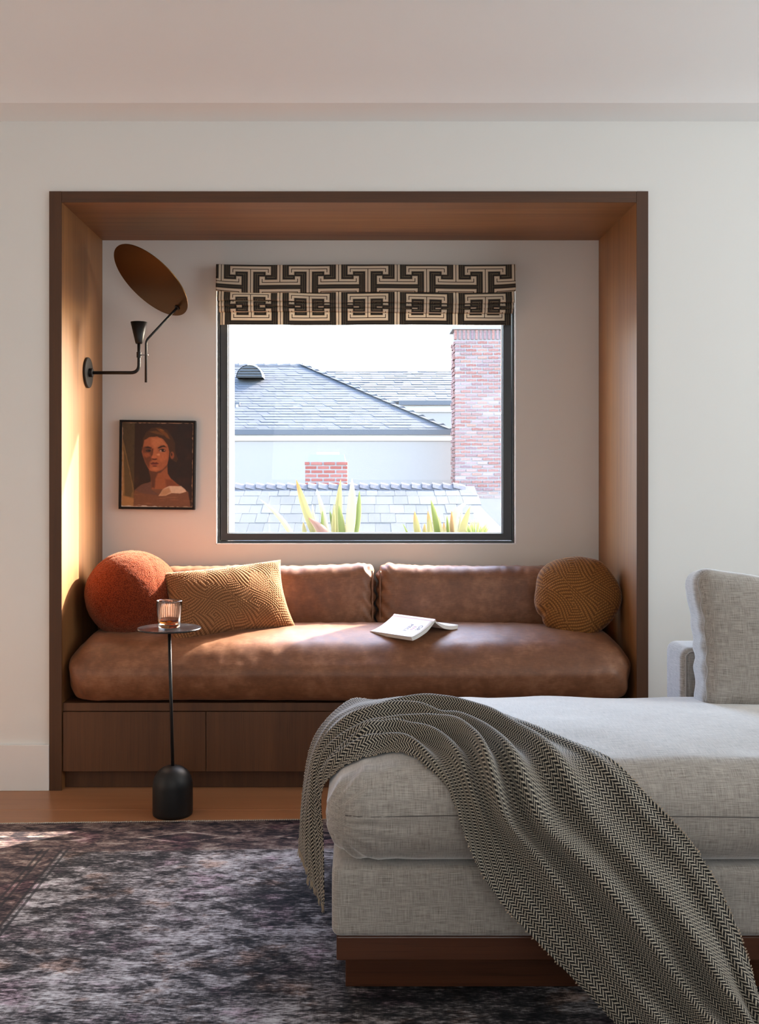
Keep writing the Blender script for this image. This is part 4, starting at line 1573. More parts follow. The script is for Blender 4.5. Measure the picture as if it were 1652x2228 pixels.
th = 0.078 * edge ** 0.55 + 0.006 * rr ** 4 * pu * edge ** 0.3 + rel * 0.0028 * np.clip(edge * 8, 0.1, 1) * (ss < 0)
p3 = np.stack([x, z, 0 * x], 1)
th = th + 0.006 * value_noise(p3, 13, 44) * np.clip(edge * 3, 0, 1)
V = np.stack([x, ss * th, z], 1)
Fc = []
for s_ in range(2):
    b0_ = s_ * nr2 * na2
    for i in range(nr2 - 1):
        for j in range(na2):
            j2 = (j + 1) % na2
            q_ = (b0_ + i * na2 + j, b0_ + (i + 1) * na2 + j, b0_ + (i + 1) * na2 + j2, b0_ + i * na2 + j2)
            Fc.append(q_[::-1] if s_ == 0 else q_)
for j in range(na2):
    j2 = (j + 1) % na2
    a_, b_ = (nr2 - 1) * na2 + j, (nr2 - 1) * na2 + j2
    Fc.append((a_, b_, b_ + nr2 * na2, a_ + nr2 * na2))
rp_loc = (0.856, 0.245, CAMZ - (1299 - CY) * 4.0 / F)
V = put(V, rp_loc, rx=math.radians(-20), rz=math.radians(-14))
rpl = thing('round_pillow', (rp_loc[0], rp_loc[1], rp_loc[2] - 0.16), 'round ochre knitted pillow in the right corner of the nook', 'pillow')
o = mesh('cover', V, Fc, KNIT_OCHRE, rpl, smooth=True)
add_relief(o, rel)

# ================================================================== book, face down
S1, S0 = Vector((0.288, 0.085, 0)), Vector((0.137, 0.240, 0))
sdir = (S0 - S1)
BL = sdir.length
sdir.normalize()
fdir = Vector((-sdir.y, sdir.x, 0))
if fdir.y > 0:
    fdir.negate()
PAPER = material('book_paper', (0.80, 0.77, 0.72, 1), 0.85, spec=0.2)[0]
COVER = material('pale_book_cover', (0.86, 0.82, 0.81, 1), 0.55, spec=0.4)[0]
SPINEM = material('blush_spine', (0.70, 0.50, 0.42, 1), 0.6)[0]
INK = material('faded_ink', (0.18, 0.16, 0.20, 1), 0.8)[0]
INK2 = material('faded_pink_ink', (0.55, 0.30, 0.36, 1), 0.8)[0]
book = thing('book', (0.21, 0.16, 0.57), 'open pale paperback lying face down on the leather seat', 'book')
BW = 0.138


def seat_h(x, y):
    z = top_z(seat_bvh, x, y)
    return z if z is not None else 0.57


zs0 = max(seat_h((S0 + S1).x / 2, (S0 + S1).y / 2), 0.55)


def cover_pt(a, b, side):
    """a: distance from the spine, b: distance from the book's top edge (near end), side: 1 front half, -1 back half"""
    p = S1 + sdir * b + fdir * (a * side * 0.97)
    base = zs0 - 0.13 * a * (1 if side > 0 else 0.1)
    t = a / BW
    ridge = 0.036
    z = base + 0.014 + ridge * (1 - t) ** 1.9 * (0.85 if side < 0 else 1.0) + (0.006 * t ** 4 if side < 0 else 0.002 * t)
    return Vector((p.x, p.y, z))


def book_half(side, name):
    na, nb = 18, 10
    top, bot = [], []
    for i in range(na + 1):
        for j in range(nb + 1):
            a, b = BW * i / na, BL * j / nb
            p = cover_pt(a, b, side)
            n_ = (cover_pt(min(BW, a + 0.004), b, side) - cover_pt(max(0, a - 0.004), b, side)).cross(sdir)
            n_.normalize()
            if n_.z < 0:
                n_.negate()
            t = a / BW
            top.append(p)
            bot.append(p - n_ * (0.0125 * min(1, 0.25 + t * 2.0)) + fdir * side * (-0.012 * (1.0 if i == na else 0.0)) * 0.6)
    V = top + bot
    N_ = len(top)
    ff = grid_faces(na + 1, nb + 1)
    fb = [tuple(N_ + k for k in reversed(q_)) for q_ in ff]
    sd2 = []
    J = nb + 1
    for i in range(na):
        sd2 += [(i * J, (i + 1) * J, N_ + (i + 1) * J, N_ + i * J), ((i + 1) * J + nb, i * J + nb, N_ + i * J + nb, N_ + (i + 1) * J + nb)]
    for j in range(nb):
        sd2 += [(na * J + j, na * J + j + 1, N_ + na * J + j + 1, N_ + na * J + j)]
    pages = mesh(name, V, fb + sd2 + ff, PAPER, book, smooth=False)
    up_ = [p + Vector((0, 0, 0.0012)) for p in top]
    o2 = mesh('cover', up_, ff, COVER, book, smooth=True)
    m_ = o2.modifiers.new('s', 'SOLIDIFY')
    m_.thickness = 0.0008
    return o2


c1 = book_half(1, 'pages')
c2 = book_half(-1, 'pages')
# spine strip
V = []
for j in range(12):
    b = BL * j / 11
    for a, s_ in ((0.010, 1), (0.0, 1), (0.008, -1)):
        V.append(cover_pt(a, b, s_) + Vector((0, 0, 0.0022 + (0.002 if a == 0 else 0))))
o = mesh('spine', V, grid_faces(12, 3), SPINEM, book, smooth=True)


def book_text(txt, a0, b0, size, mat):
    cu = bpy.data.curves.new('t', 'FONT')
    cu.body = txt
    cu.size = size
    ob = bpy.data.objects.new('t', cu)
    COL.objects.link(ob)
    dg = bpy.context.evaluated_depsgraph_get()
    me = ob.evaluated_get(dg).to_mesh()
    V = [cover_pt(min(BW, a0 + v_.co.x), b0 - v_.co.y, 1) + Vector((0, 0, 0.0026)) for v_ in me.vertices]
    Fc = [tuple(p_.vertices) for p_ in me.polygons]
    bpy.data.objects.remove(ob)
    mesh('title_lettering', V, Fc, mat, book)


book_text('GR', 0.040, 0.040, 0.026, INK)
book_text('EN', 0.050, 0.064, 0.022, INK2)
book_text('PIECE', 0.040, 0.088, 0.022, INK)

# ================================================================== side table and tumbler
tcx, tcy = (376 - CX) * 3.505 / F, CAMY + 3.505
table = thing('side_table', (tcx, tcy, 0), 'slim black metal drinks table with a domed weighted base', 'table')
tz = 0.636
tpx = (368.3 - CX) * 3.505 / F
V, Fc = lathe([(0.0, 0.0), (0.064, 0.0), (0.0675, 0.003), (0.0685, 0.012), (0.0685, 0.100), (0.0672, 0.112), (0.062, 0.130), (0.052, 0.147), (0.037, 0.160),
               (0.018, 0.167), (0.0, 0.168)], 56, (tcx, tcy, 0))
mesh('base', V, Fc, BLACK_METAL, table, smooth=True)
V, Fc = tube([(tcx + 0.0003, tcy, 0.15), (tpx, tcy, tz)], 0.0058, 14)
mesh('stem', V, Fc, BLACK_METAL, table, smooth=True)
V, Fc = lathe([(0.0, 0.0), (0.1065, 0.0), (0.109, 0.002), (0.109, 0.004), (0.1075, 0.006), (0.0, 0.006)], 72, (tpx, tcy, tz))


def mat_tabletop():
    m, g, b = material('blackened_steel_top', (0.012, 0.012, 0.013, 1), 0.3, spec=0.5)
    n = g.noise(g.coord(), 30, 4, 0.6)
    g.put(b.inputs['Roughness'], n * 0.25 + 0.12)
    return m


mesh('top', V, Fc, mat_tabletop(), table, smooth=False)

gz = tz + 0.0063
tumbler = thing('tumbler', (tpx, tcy, gz), 'ribbed clear whiskey tumbler on the little black table', 'glass')
# ribbed glass shell
nseg_ = 144
outer, inner = [], []
prof_o = [(0.0, 0.0), (0.034, 0.0), (0.0365, 0.003), (0.0372, 0.010), (0.0445, 0.0915), (0.0440, 0.0930)]
prof_i = [(0.0432, 0.0915), (0.0362, 0.024), (0.0345, 0.0135), (0.030, 0.0105), (0.0, 0.0100)]
V, Fc = [], []
prof_all = []
for (r0, z0), (r1, z1) in zip(prof_o[3:4], prof_o[4:5]):
    pass
full = prof_o[:4] + [(0.0372 + (0.0445 - 0.0372) * t, 0.010 + 0.0815 * t) for t in np.linspace(0.08, 1, 14)] + [prof_o[5]] + prof_i
for i in range(nseg_):
    a = 2 * math.pi * i / nseg_
    rib_ = 0.5 + 0.5 * math.cos(a * 36)
    for k, (r_, z_) in enumerate(full):
        if k < len(full) - len(prof_i) - 2 and r_ > 0.035 and 0.004 < z_ < 0.080:
            rr_ = r_ + 0.0006 * rib_
        else:
            rr_ = r_
        V.append((tpx + rr_ * math.cos(a), tcy + rr_ * math.sin(a), gz + z_))
m_ = len(full)
for i in range(nseg_):
    j = (i + 1) % nseg_
    for k in range(m_ - 1):
        Fc.append((i * m_ + k, j * m_ + k, j * m_ + k + 1, i * m_ + k + 1))
mesh('glass', V, Fc, TUMBLER, tumbler, smooth=True)
V, Fc = lathe([(0.0, 0.0104), (0.0298, 0.0109), (0.0342, 0.0138), (0.0359, 0.0242), (0.0363, 0.0285), (0.0, 0.0285)], 64, (tpx, tcy, gz))
mesh('whiskey', V, Fc, WHISKEY, tumbler, smooth=False)

# ================================================================== wall lamp
LY = 0.35
ld = 3.77 + LY
lp = lambda px, py: Vector(((px - CX) * ld / F, LY, CAMZ - (py - CY) * ld / F))
lamp = thing('wall_lamp', (IXL, LY, lp(189, 811).z), 'black articulated wall lamp with a tilted brass reflector disc', 'lamp')
pc = lp(189, 811)


def lathe_x(profile, n, origin):
    V, Fc = lathe(profile, n)
    return [Vector((z_, y_, x_)) + Vector(origin) for x_, y_, z_ in V], [tuple(reversed(q_)) for q_ in Fc]


V, Fc = lathe_x([(0, 0), (0.060, 0), (0.062, 0.002), (0.062, 0.008), (0.060, 0.010), (0, 0.010)], 56, (IXL + 0.0003, LY, pc.z))
mesh('backplate', V, Fc, BLACK_METAL, lamp, smooth=False)
V, Fc = lathe_x([(0, 0), (0.018, 0), (0.018, 0.013), (0.016, 0.015), (0, 0.015)], 32, (IXL + 0.0103, LY, pc.z))
mesh('hub', V, Fc, BLACK_METAL, lamp, smooth=False)
e1 = lp(302.5, 811.5)
V, Fc = tube(arc_path([(IXL + 0.024, LY, pc.z), (e1.x, LY, pc.z), (e1.x, LY, lp(0, 745).z)], 0.034, 12), 0.0068, 14)
mesh('arm', V, Fc, BLACK_METAL, lamp, smooth=True)
ztop, zbot = lp(0, 701).z, lp(0, 748).z
V, Fc = lathe([(0.0, 0.0), (0.0128, 0.0), (0.0150, 0.006), (0.0336, ztop - zbot), (0.0322, ztop - zbot), (0.012, 0.012), (0.0, 0.012)], 40, (e1.x, LY, zbot))
mesh('lamp_cup', V, Fc, BLACK_METAL, lamp, smooth=True)
zcl = lp(0, 772).z
V, Fc = lathe([(0.0, -0.011), (0.0096, -0.011), (0.0096, 0.011), (0.0, 0.011)], 24, (e1.x, LY, zcl))
mesh('clamp', V, Fc, BLACK_METAL, lamp, smooth=False)
rx_ = lp(317.5, 0).x
box('clamp_bar', e1.x + 0.004, rx_ + 0.010, LY - 0.004, LY + 0.004, zcl - 0.003, zcl + 0.002,
    material('steel_clamp', (0.35, 0.34, 0.33, 1), 0.3, metallic=1.0)[0], lamp, 0.001)
fl = lp(386, 669)
V, Fc = tube(arc_path([(rx_, LY, lp(0, 832).z), (rx_ + 0.001, LY, lp(0, 741).z), tuple(fl)], 0.016, 8), 0.0050, 12)
mesh('rod', V, Fc, BLACK_METAL, lamp, smooth=True)
nd = Vector((-0.535, -0.42, -0.734)).normalized()
dc_ = Vector(((328 - CX) * (ld - 0.048) / F, LY - 0.048, CAMZ - (611 - CY) * (ld - 0.048) / F))
Rd = 0.182
# put the flange on the disc plane
off = (fl - dc_).dot(nd)
dc_ = dc_ + nd * off
u_ = nd.orthogonal().normalized()
w_ = nd.cross(u_)
V, Fc = [], []
nn = 96
rings = ((0.0, 0.0), (Rd * 0.5, 0.0), (Rd - 0.0004, 0.0), (Rd, -0.0008), (Rd, 0.0016), (Rd - 0.0004, 0.0024), (Rd * 0.5, 0.0024), (0.0, 0.0024))
for (r_, h_) in rings:
    for i in range(nn):
        a = 2 * math.pi * i / nn
        V.append(dc_ + u_ * (r_ * math.cos(a)) + w_ * (r_ * math.sin(a)) - nd * h_)
for k in range(len(rings) - 1):
    for i in range(nn):
        j = (i + 1) % nn
        Fc.append((k * nn + i, k * nn + j, (k + 1) * nn + j, (k + 1) * nn + i))
mesh('reflector_disc', V, Fc, BRASS, lamp, smooth=False)
V, Fc = tube([fl + nd * 0.004, fl - nd * 0.003], 0.0115, 24)
mesh('flange', V, Fc, BLACK_METAL, lamp)

# ================================================================== portrait
PW, PH = 0.3235, 0.380
pic = thing('portrait', (0, 0, 0), 'small black framed painted portrait of a woman on the nook wall', 'painting')


def paint():
    W_, H_ = 176, 210
    img = np.zeros((H_, W_, 3))
    yy, xx = np.mgrid[0:H_, 0:W_]
    # canvas in crop coordinates: x 215..1475, y 255..1760
    X = 215 + (xx + 0.5) / W_ * 1260
    Y = 255 + (yy + 0.5) / H_ * 1505
    r = np.random.default_rng(3)

    def nz(fx, fy, s):
        p = np.stack([X.ravel() / fx, Y.ravel() / fy, np.zeros(X.size)], 1)
        return value_noise(p, 1.0, s).reshape(X.shape)

    def lin(c):
        return np.array(srgb(*c)[:3])

    def put_(mask, c):
        nonlocal img
        img = img * (1 - mask[..., None]) + lin(c) * mask[..., None]

    def poly(pts, c, soft=10, wob=6, seed=0):
        pts = np.array(pts, float)
        x = X + wob * nz(70, 70, 50 + seed)
        y = Y + wob * nz(70, 70, 60 + seed)
        inside = np.zeros(X.shape, bool)
        dist = np.full(X.shape, 1e9)
        n = len(pts)
        for i in range(n):
            x1, y1 = pts[i]
            x2, y2 = pts[(i + 1) % n]
            cond = ((y1 > y) != (y2 > y)) & (x < (x2 - x1) * (y - y1) / (y2 - y1 + 1e-9) + x1)
            inside ^= cond
            L2 = (x2 - x1) ** 2 + (y2 - y1) ** 2 + 1e-9
            t = np.clip(((x - x1) * (x2 - x1) + (y - y1) * (y2 - y1)) / L2, 0, 1)
            dist = np.minimum(dist, np.hypot(x - x1 - t * (x2 - x1), y - y1 - t * (y2 - y1)))
        sd_ = np.where(inside, dist, -dist)
        put_(np.clip(0.5 + sd_ / (2 * soft), 0, 1), c)

    def ell(cx, cy, a, b, c, soft=0.25, rot=0.0):
        dx, dy = X - cx, Y - cy
        ca, sa = math.cos(rot), math.sin(rot)
        q = np.hypot((dx * ca + dy * sa) / a, (-dx * sa + dy * ca) / b)
        put_(np.clip((1 - q) / soft + 0.5, 0, 1), c)

    img[:] = lin((38, 22, 17))
    put_(np.clip(nz(130, 130, 1) * 0.8, 0, 0.6), (62, 34, 22))
    put_(np.clip(nz(60, 90, 2) * 0.6, 0, 0.5), (24, 20, 20))
    poly([(215, 255), (440, 255), (440, 1760), (215, 1760)], (72, 58, 38), 3, 0)
    put_(np.clip(nz(50, 80, 5) * 0.7, 0, 0.5) * (X < 440), (56, 40, 26))
    poly([(222, 560), (240, 560), (435, 1430), (440, 1760), (215, 1760)], (122, 96, 58), 5, 4, 1)
    poly([(245, 700), (300, 900), (400, 1350), (420, 1480), (370, 1620), (290, 1560), (255, 1100)], (92, 76, 48), 8, 8, 2)
    poly([(215, 600), (250, 800), (265, 1500), (215, 1700)], (158, 120, 76), 8, 8, 3)
    poly([(215, 1560), (440, 1600), (440, 1760), (215, 1760)], (164, 122, 76), 12, 10, 4)
    # dress / chest
    poly([(440, 1470), (560, 1370), (720, 1310), (1230, 1360), (1400, 1480), (1440, 1760), (440, 1760)], (112, 74, 52), 10, 8, 5)
    poly([(450, 1460), (570, 1370), (730, 1310), (740, 1440), (880, 1540), (600, 1520)], (98, 68, 58), 10, 6, 6)
    # neck and shoulder
    poly([(700, 1100), (1020, 1000), (1030, 1160), (1090, 1250), (1230, 1370), (1000, 1440), (760, 1440), (735, 1330), (740, 1240)], (150, 88, 55), 8, 5, 7)
    poly([(700, 1110), (860, 1130), (820, 1250), (800, 1420), (740, 1420), (735, 1250)], (92, 52, 34), 14, 5, 8)
    poly([(990, 1260), (1100, 1270), (1220, 1360), (1010, 1400)], (120, 66, 42), 20, 5, 9)
    # hair
    poly([(575, 700), (590, 540), (640, 430), (740, 350), (880, 330), (1010, 390), (1100, 500), (1150, 620), (1160, 780), (1210, 900), (1180, 960), (1080, 900),
          (1000, 700), (900, 520), (760, 500), (640, 540)], (66, 40, 22), 8, 6, 10)
    poly([(820, 360), (930, 380), (1010, 450), (1060, 540), (1000, 520), (900, 430)], (120, 72, 30), 12, 6, 11)
    poly([(700, 420), (820, 400), (960, 470), (940, 490), (800, 450)], (104, 66, 32), 10, 6, 12)
    poly([(880, 370), (960, 400), (900, 385)], (176, 118, 52), 6, 4, 13)
    # face
    poly([(585, 700), (610, 570), (700, 520), (830, 505), (940, 550), (1020, 650), (1055, 780), (1040, 900), (1020, 1000), (930, 1090), (830, 1130), (740, 1120),
          (690, 1080), (630, 960), (590, 840), (570, 780)], (164, 96, 62), 7, 4, 14)
    poly([(575, 700), (640, 680), (740, 700), (760, 800), (740, 880), (760, 920), (720, 960), (700, 1080), (640, 980), (590, 850)], (104, 58, 38), 18, 5, 15)
    poly([(600, 800), (700, 800), (720, 850), (650, 880), (600, 850)], (150, 84, 52), 16, 4, 16)
    poly([(740, 530), (900, 540), (1000, 660), (900, 650), (800, 720), (740, 640)], (186, 116, 76), 24, 6, 17)
    poly([(840, 790), (1000, 780), (1020, 880), (930, 960), (860, 920)], (180, 106, 68), 24, 6, 18)
    poly([(770, 720), (840, 720), (830, 860), (810, 900), (750, 880)], (178, 108, 70), 12, 3, 19)
    poly([(745, 720), (775, 720), (760, 830), (740, 860)], (84, 44, 30), 10, 3, 20)
    ell(795, 905, 45, 16, (70, 34, 24))
    ell(790, 870, 42, 26, (190, 112, 74), 0.8)
    # brows and eyes
    poly([(845, 705), (900, 670), (960, 655), (1005, 690), (940, 690), (870, 720)], (48, 28, 20), 7, 3, 21)
    poly([(610, 700), (680, 680), (740, 705), (730, 720), (640, 712)], (52, 30, 22), 8, 3, 22)
    ell(930, 752, 60, 34, (70, 40, 32))
    ell(905, 760, 26, 20, (170, 128, 108))
    ell(938, 750, 24, 26, (24, 18, 20))
    ell(968, 748, 14, 12, (150, 110, 92))
    ell(930, 785, 55, 9, (176, 108, 74), 0.8)
    ell(685, 758, 50, 24, (66, 38, 30))
    ell(700, 756, 20, 18, (28, 22, 24))
    ell(860, 825, 26, 18, (214, 150, 108), 0.9)
    # mouth, chin
    poly([(720, 980), (770, 960), (800, 968), (830, 960), (880, 988), (820, 1000), (740, 1000)], (92, 36, 30), 6, 2, 23)
    poly([(735, 1000), (860, 998), (820, 1022), (770, 1022)], (140, 70, 56), 7, 2, 24)
    ell(800, 1032, 40, 9, (84, 42, 30), 0.7)
    ell(810, 1075, 55, 28, (186, 114, 76), 0.9)
    poly([(720, 1120), (830, 1135), (940, 1090), (1020, 1000), (1015, 1040), (900, 1150), (780, 1170)], (96, 54, 36), 10, 4, 25)
    # ear
    ell(1105, 835, 34, 62, (140, 78, 50), 0.4)
    ell(1095, 820, 14, 30, (60, 34, 24), 0.5)
    # white off-shoulder sleeve
    poly([(950, 1440), (1060, 1380), (1270, 1380), (1340, 1440), (1360, 1480), (1250, 1510), (1100, 1500), (1000, 1550), (880, 1555)], (206, 182, 158), 7, 8, 26)
    poly([(950, 1440), (1060, 1400), (1100, 1490), (1000, 1545), (880, 1555)], (176, 138, 104), 12, 8, 27)
    # brush texture on the skirt of the canvas and torn edges
    m2 = np.clip(nz(220, 18, 9) * 1.2 - 0.35, 0, 0.6) * (Y > 1530) * (X > 440)
    put_(m2, (150, 104, 74))
    ed = np.minimum(np.minimum(X - 215, 1475 - X), np.minimum(Y - 255, 1760 - Y))
    put_(np.clip((16 + 16 * nz(40, 40, 12) - ed) / 10, 0, 1) * np.where(Y > 1500, 1.0, 0.85), (186, 152, 124))
    put_(np.clip((26 + 22 * nz(90, 20, 13) - (1760 - Y)) / 10, 0, 1) * (X < 860), (206, 192, 178))
    img *= (1 + 0.10 * nz(30, 30, 15))[..., None]
    return np.clip(img, 0, 1)


img = paint()
H_, W_ = img.shape[:2]
cw, chh = PW - 0.020, PH - 0.020
V, Cc = [], []
for i in range(H_):
    for j in range(W_):
        V.append((-cw / 2 + cw * j / (W_ - 1), -0.006, chh / 2 - chh * i / (H_ - 1)))
        Cc.append((*img[i, j], 1.0))
m_p, g_p, b_p = material('oil_paint', (0.3, 0.2, 0.1, 1), 0.45, spec=0.4)
at_ = g_p.node('ShaderNodeAttribute', attribute_name='paint')
g_p.put(b_p.inputs['Base Color'], E(g_p, at_.outputs['Color']))
g_p.put(b_p.inputs['Normal'], g_p.bump(g_p.noise(g_p.coord(), 420, 3), 0.25, 0.0006))
ploc = Vector(((343 - CX) * 4.355 / F, 0.585, CAMZ - (1011.5 - CY) * 4.355 / F))
pic.location = ploc
pic.rotation_euler = (0, math.radians(0.7), 0)


def raw(name, V, Fc, mat, parent, smooth=False):
    o = mesh(name, V, Fc, mat, None, smooth)
    o.parent = parent
    return o


o = raw('canvas', V, [(a, d, c, b) for a, b, c, d in grid_faces(H_, W_)], m_p, pic)
ca = o.data.attributes.new('paint', 'FLOAT_COLOR', 'POINT')
ca.data.foreach_set('color', np.array(Cc, dtype=np.float32).ravel())
PFR = material('black_picture_frame', (0.007, 0.006, 0.006, 1), 0.55, spec=0.25)[0]
fw = 0.0085
for (x0, x1, z0, z1) in ((-PW / 2, PW / 2, PH / 2 - fw, PH / 2), (-PW / 2, PW / 2, -PH / 2, -PH / 2 + fw),
                         (-PW / 2, -PW / 2 + fw, -PH / 2 + fw, PH / 2 - fw), (PW / 2 - fw, PW / 2, -PH / 2 + fw, PH / 2 - fw)):
    v_, f_ = box_vf(x0, x1, -0.014, 0.0145, z0, z1)
    bevel(raw('frame_rail', v_, f_, PFR, pic), 0.001, 1)
v_, f_ = box_vf(-PW / 2 + 0.002, PW / 2 - 0.002, -0.004, 0.012, -PH / 2 + 0.002, PH / 2 - 0.002)
raw('backing_board', v_, f_, PFR, pic)

# ================================================================== rug
rug = thing('rug', (0, -2, 0), 'distressed charcoal, grey and plum patterned rug', 'rug')
ra = math.radians(2.3)
y_back = lambda x: -0.335 + 0.04 * x
RXL, RXR, RYN = -1.245, 2.6, -3.9
V = [(RXL, RYN, 0.0005), (RXR, RYN, 0.0005), (RXR, y_back(RXR), 0.0005), (RXL, y_back(RXL), 0.0005),
     (RXL, RYN, 0.0075), (RXR, RYN, 0.0075), (RXR, y_back(RXR), 0.0075), (RXL, y_back(RXL), 0.0075)]
mesh('pile', V, CUBE_F, RUG, rug)
V, Fc = [], []
BIND = material('rug_binding_thread', (0.46, 0.42, 0.36, 1), 0.95)[0]
for k in range(520):
    x = RXL + (RXR - RXL) * k / 519
    y = y_back(x)
    hgt = 0.0082 + rs.uniform(0, 0.0015)
    vv, ff = box_vf(x - 0.0024, x + 0.0024, y - 0.004, y + 0.003 + rs.uniform(0, 0.002), 0.0006, hgt)
    n0 = len(V)
    V += vv
    Fc += [tuple(i + n0 for i in q_) for q_ in ff]
o = mesh('overcast_edge', V, Fc, BIND, rug)
o['kind'] = 'stuff'

# ================================================================== throw blanket
# stations along the throw: (back-edge point, front-edge point), each (X, d, Z)
ST = [((-0.162, 2.74, 0.165), (-0.082, 2.40, 0.148)),
      ((-0.150, 2.78, 0.330), (-0.084, 2.40, 0.300)),
      ((-0.120, 2.83, 0.445), (-0.088, 2.39, 0.410)),
      ((-0.030, 2.86, 0.530), (-0.060, 2.33, 0.475)),
      ((0.045, 2.82, 0.540), (0.015, 2.30, 0.520)),
      ((0.130, 2.84, 0.545), (0.075, 2.31, 0.530)),
      ((0.225, 2.80, 0.545), (0.135, 2.25, 0.510)),
      ((0.325, 2.66, 0.545), (0.192, 2.195, 0.480)),
      ((0.410, 2.50, 0.545), (0.215, 2.140, 0.420)),
      ((0.500, 2.34, 0.535), (0.247, 2.120, 0.345)),
      ((0.583, 2.22, 0.500), (0.300, 2.105, 0.268)),
      ((0.652, 2.145, 0.440), (0.372, 2.085, 0.197)),
      ((0.708, 2.120, 0.370), (0.450, 2.065, 0.122)),
      ((0.752, 2.095, 0.285), (0.524, 2.045, 0.052)),
      ((0.785, 2.07, 0.190), (0.590, 2.02, 0.014)),
      ((0.803, 2.04, 0.100), (0.640, 1.94, 0.012)),
      ((0.818, 1.98, 0.030), (0.675, 1.84, 0.012)),
      ((0.830, 1.88, 0.014), (0.700, 1.74, 0.012))]


def catmull(pts, t):
    n = len(pts) - 1
    x = min(max(t * n, 0), n - 1e-6)
    i = int(x)
    f = x - i
    g_ = lambda k: np.array(pts[min(max(k, 0), n)], float)
    p0, p1, p2, p3 = g_(i - 1), g_(i), g_(i + 1), g_(i + 2)
    return 0.5 * (2 * p1 + (p2 - p0) * f + (2 * p0 - 5 * p1 + 4 * p2 - p3) * f * f + (3 * p1 - p0 - 3 * p2 + p3) * f ** 3)


NS, NT = 300, 150
Bk = [s[0] for s in ST]
Fr = [s[1] for s in ST]
CS, CT = 100, 50
G = np.zeros((CS, CT, 3))
# base sheet: straight chords between rails, then relaxed over the cushion
for i in range(CS):
    s = i / (CS - 1)
    b_, f_ = catmull(Bk, s), catmull(Fr, s)
    for j in range(CT):
        t = j / (CT - 1)
        p = b_ * (1 - t) + f_ * t
        G[i, j] = (p[0], CAMY + p[1], p[2])


def push_out(G, clear):
    for i in range(G.shape[0]):
        for j in range(G.shape[1]):
            p = Vector(G[i, j])
            if p.z < 0.60:
                near, nrm, idx_, dist = cush_bvh.find_nearest(p)
                if near is not None:
                    sgn = (p - near).dot(nrm)
                    if sgn < clear:
                        G[i, j] = near + nrm * clear
            # hang clear of the sofa's front and left faces
            q = G[i, j]
            if q[2] < 0.31 and q[0] > LX - 0.010 and q[1] > SF - 0.010:
                dx_, dy_ = q[0] - (LX - 0.010), q[1] - (SF - 0.010)
                if dx_ < dy_ and q[0] < 0.2:
                    G[i, j, 0] = LX - 0.010
                else:
                    G[i, j, 1] = SF - 0.010
            if G[i, j, 2] < 0.0125:
                G[i, j, 2] = 0.0125
    return G


G = push_out(G, 0.004)
for _ in range(36):
    G[1:-1, 1:-1] = 0.2 * G[1:-1, 1:-1] + 0.12 * (G[:-2, 1:-1] + G[2:, 1:-1]) + 0.28 * (G[1:-1, :-2] + G[1:-1, 2:])
    G = push_out(G, 0.004)


def resample(G, ns, nt):
    a = np.linspace(0, G.shape[0] - 1, ns)
    b = np.linspace(0, G.shape[1] - 1, nt)
    o = np.zeros((ns, G.shape[1], 3))
    for c in range(3):
        for j in range(G.shape[1]):
            o[:, j, c] = np.interp(a, np.arange(G.shape[0]), G[:, j, c])
    q = np.zeros((ns, nt, 3))
    for c in range(3):
        for i in range(ns):
            q[i, :, c] = np.interp(b, np.arange(G.shape[1]), o[i, :, c])
    return q


G = resample(G, NS, NT)
for _ in range(6):
    G[1:-1, 1:-1] = 0.25 * (G[:-2, 1:-1] + G[2:, 1:-1] + G[1:-1, :-2] + G[1:-1, 2:])


def grid_normals(G):
    du = np.gradient(G, axis=0)
    dv = np.gradient(G, axis=1)
    n = np.cross(dv, du)
    n /= np.maximum(np.linalg.norm(n, axis=2, keepdims=True), 1e-9)
    return n


Nn = grid_normals(G)
# make normals point away from the sofa
ctr_s = np.array([0.9, -1.2, 0.25])
flip = np.sign(((G - ctr_s) * Nn).sum(axis=2, keepdims=True))
flip[flip == 0] = 1
Nn = Nn * np.sign(np.median(flip))
S = np.linspace(0, 1, NS)[:, None] * np.ones((1, NT))
T = np.ones((NS, 1)) * np.linspace(0, 1, NT)[None, :]


def bumpf(x, c, w):
    return np.exp(-((x - c) / w) ** 2)


H = np.zeros((NS, NT))
# ridges: (centre t at the tail, at the gather, at the foot), width, heights at tail / gather / hang / foot
ridges = [((0.14, 0.12, 0.08), (0.050, 0.045, 0.060, 0.060), (0.005, 0.008, 0.012, 0.016)),
          ((0.34, 0.30, 0.33), (0.060, 0.058, 0.088, 0.080), (0.006, 0.030, 0.046, 0.050)),
          ((0.54, 0.48, 0.62), (0.056, 0.052, 0.085, 0.080), (0.006, 0.042, 0.058, 0.054)),
          ((0.72, 0.65, 0.88), (0.050, 0.048, 0.070, 0.060), (0.006, 0.044, 0.052, 0.036)),
          ((0.86, 0.80, 1.02), (0.045, 0.042, 0.050, 0.050), (0.005, 0.038, 0.020, 0.000)),
          ((0.97, 0.94, 1.15), (0.040, 0.036, 0.040, 0.040), (0.004, 0.030, 0.000, 0.000))]
sk = [0.0, 0.28, 0.58, 1.0]
for k, (cs, ws, hs) in enumerate(ridges):
    c = np.interp(S, [0, 0.30, 1.0], cs) + 0.018 * np.sin(S * 9 + k * 1.9) + 0.008 * np.sin(S * 23 + k)
    h = np.interp(S, sk, hs) * (1 + 0.22 * np.sin(S * 15 + k * 2.3))
    ww = np.interp(S, sk, ws) * (1 + 0.18 * np.sin(S * 7 + k))
    dlt = (T - c) / ww
    skew = np.where(dlt > 0, dlt * 1.5, dlt * 0.85)      # steeper on the front side
    H += h * np.exp(-np.abs(skew) ** 2.2)
p3 = np.stack([S.ravel() * 3.0, T.ravel() * 1.0, np.zeros(S.size)], 1)
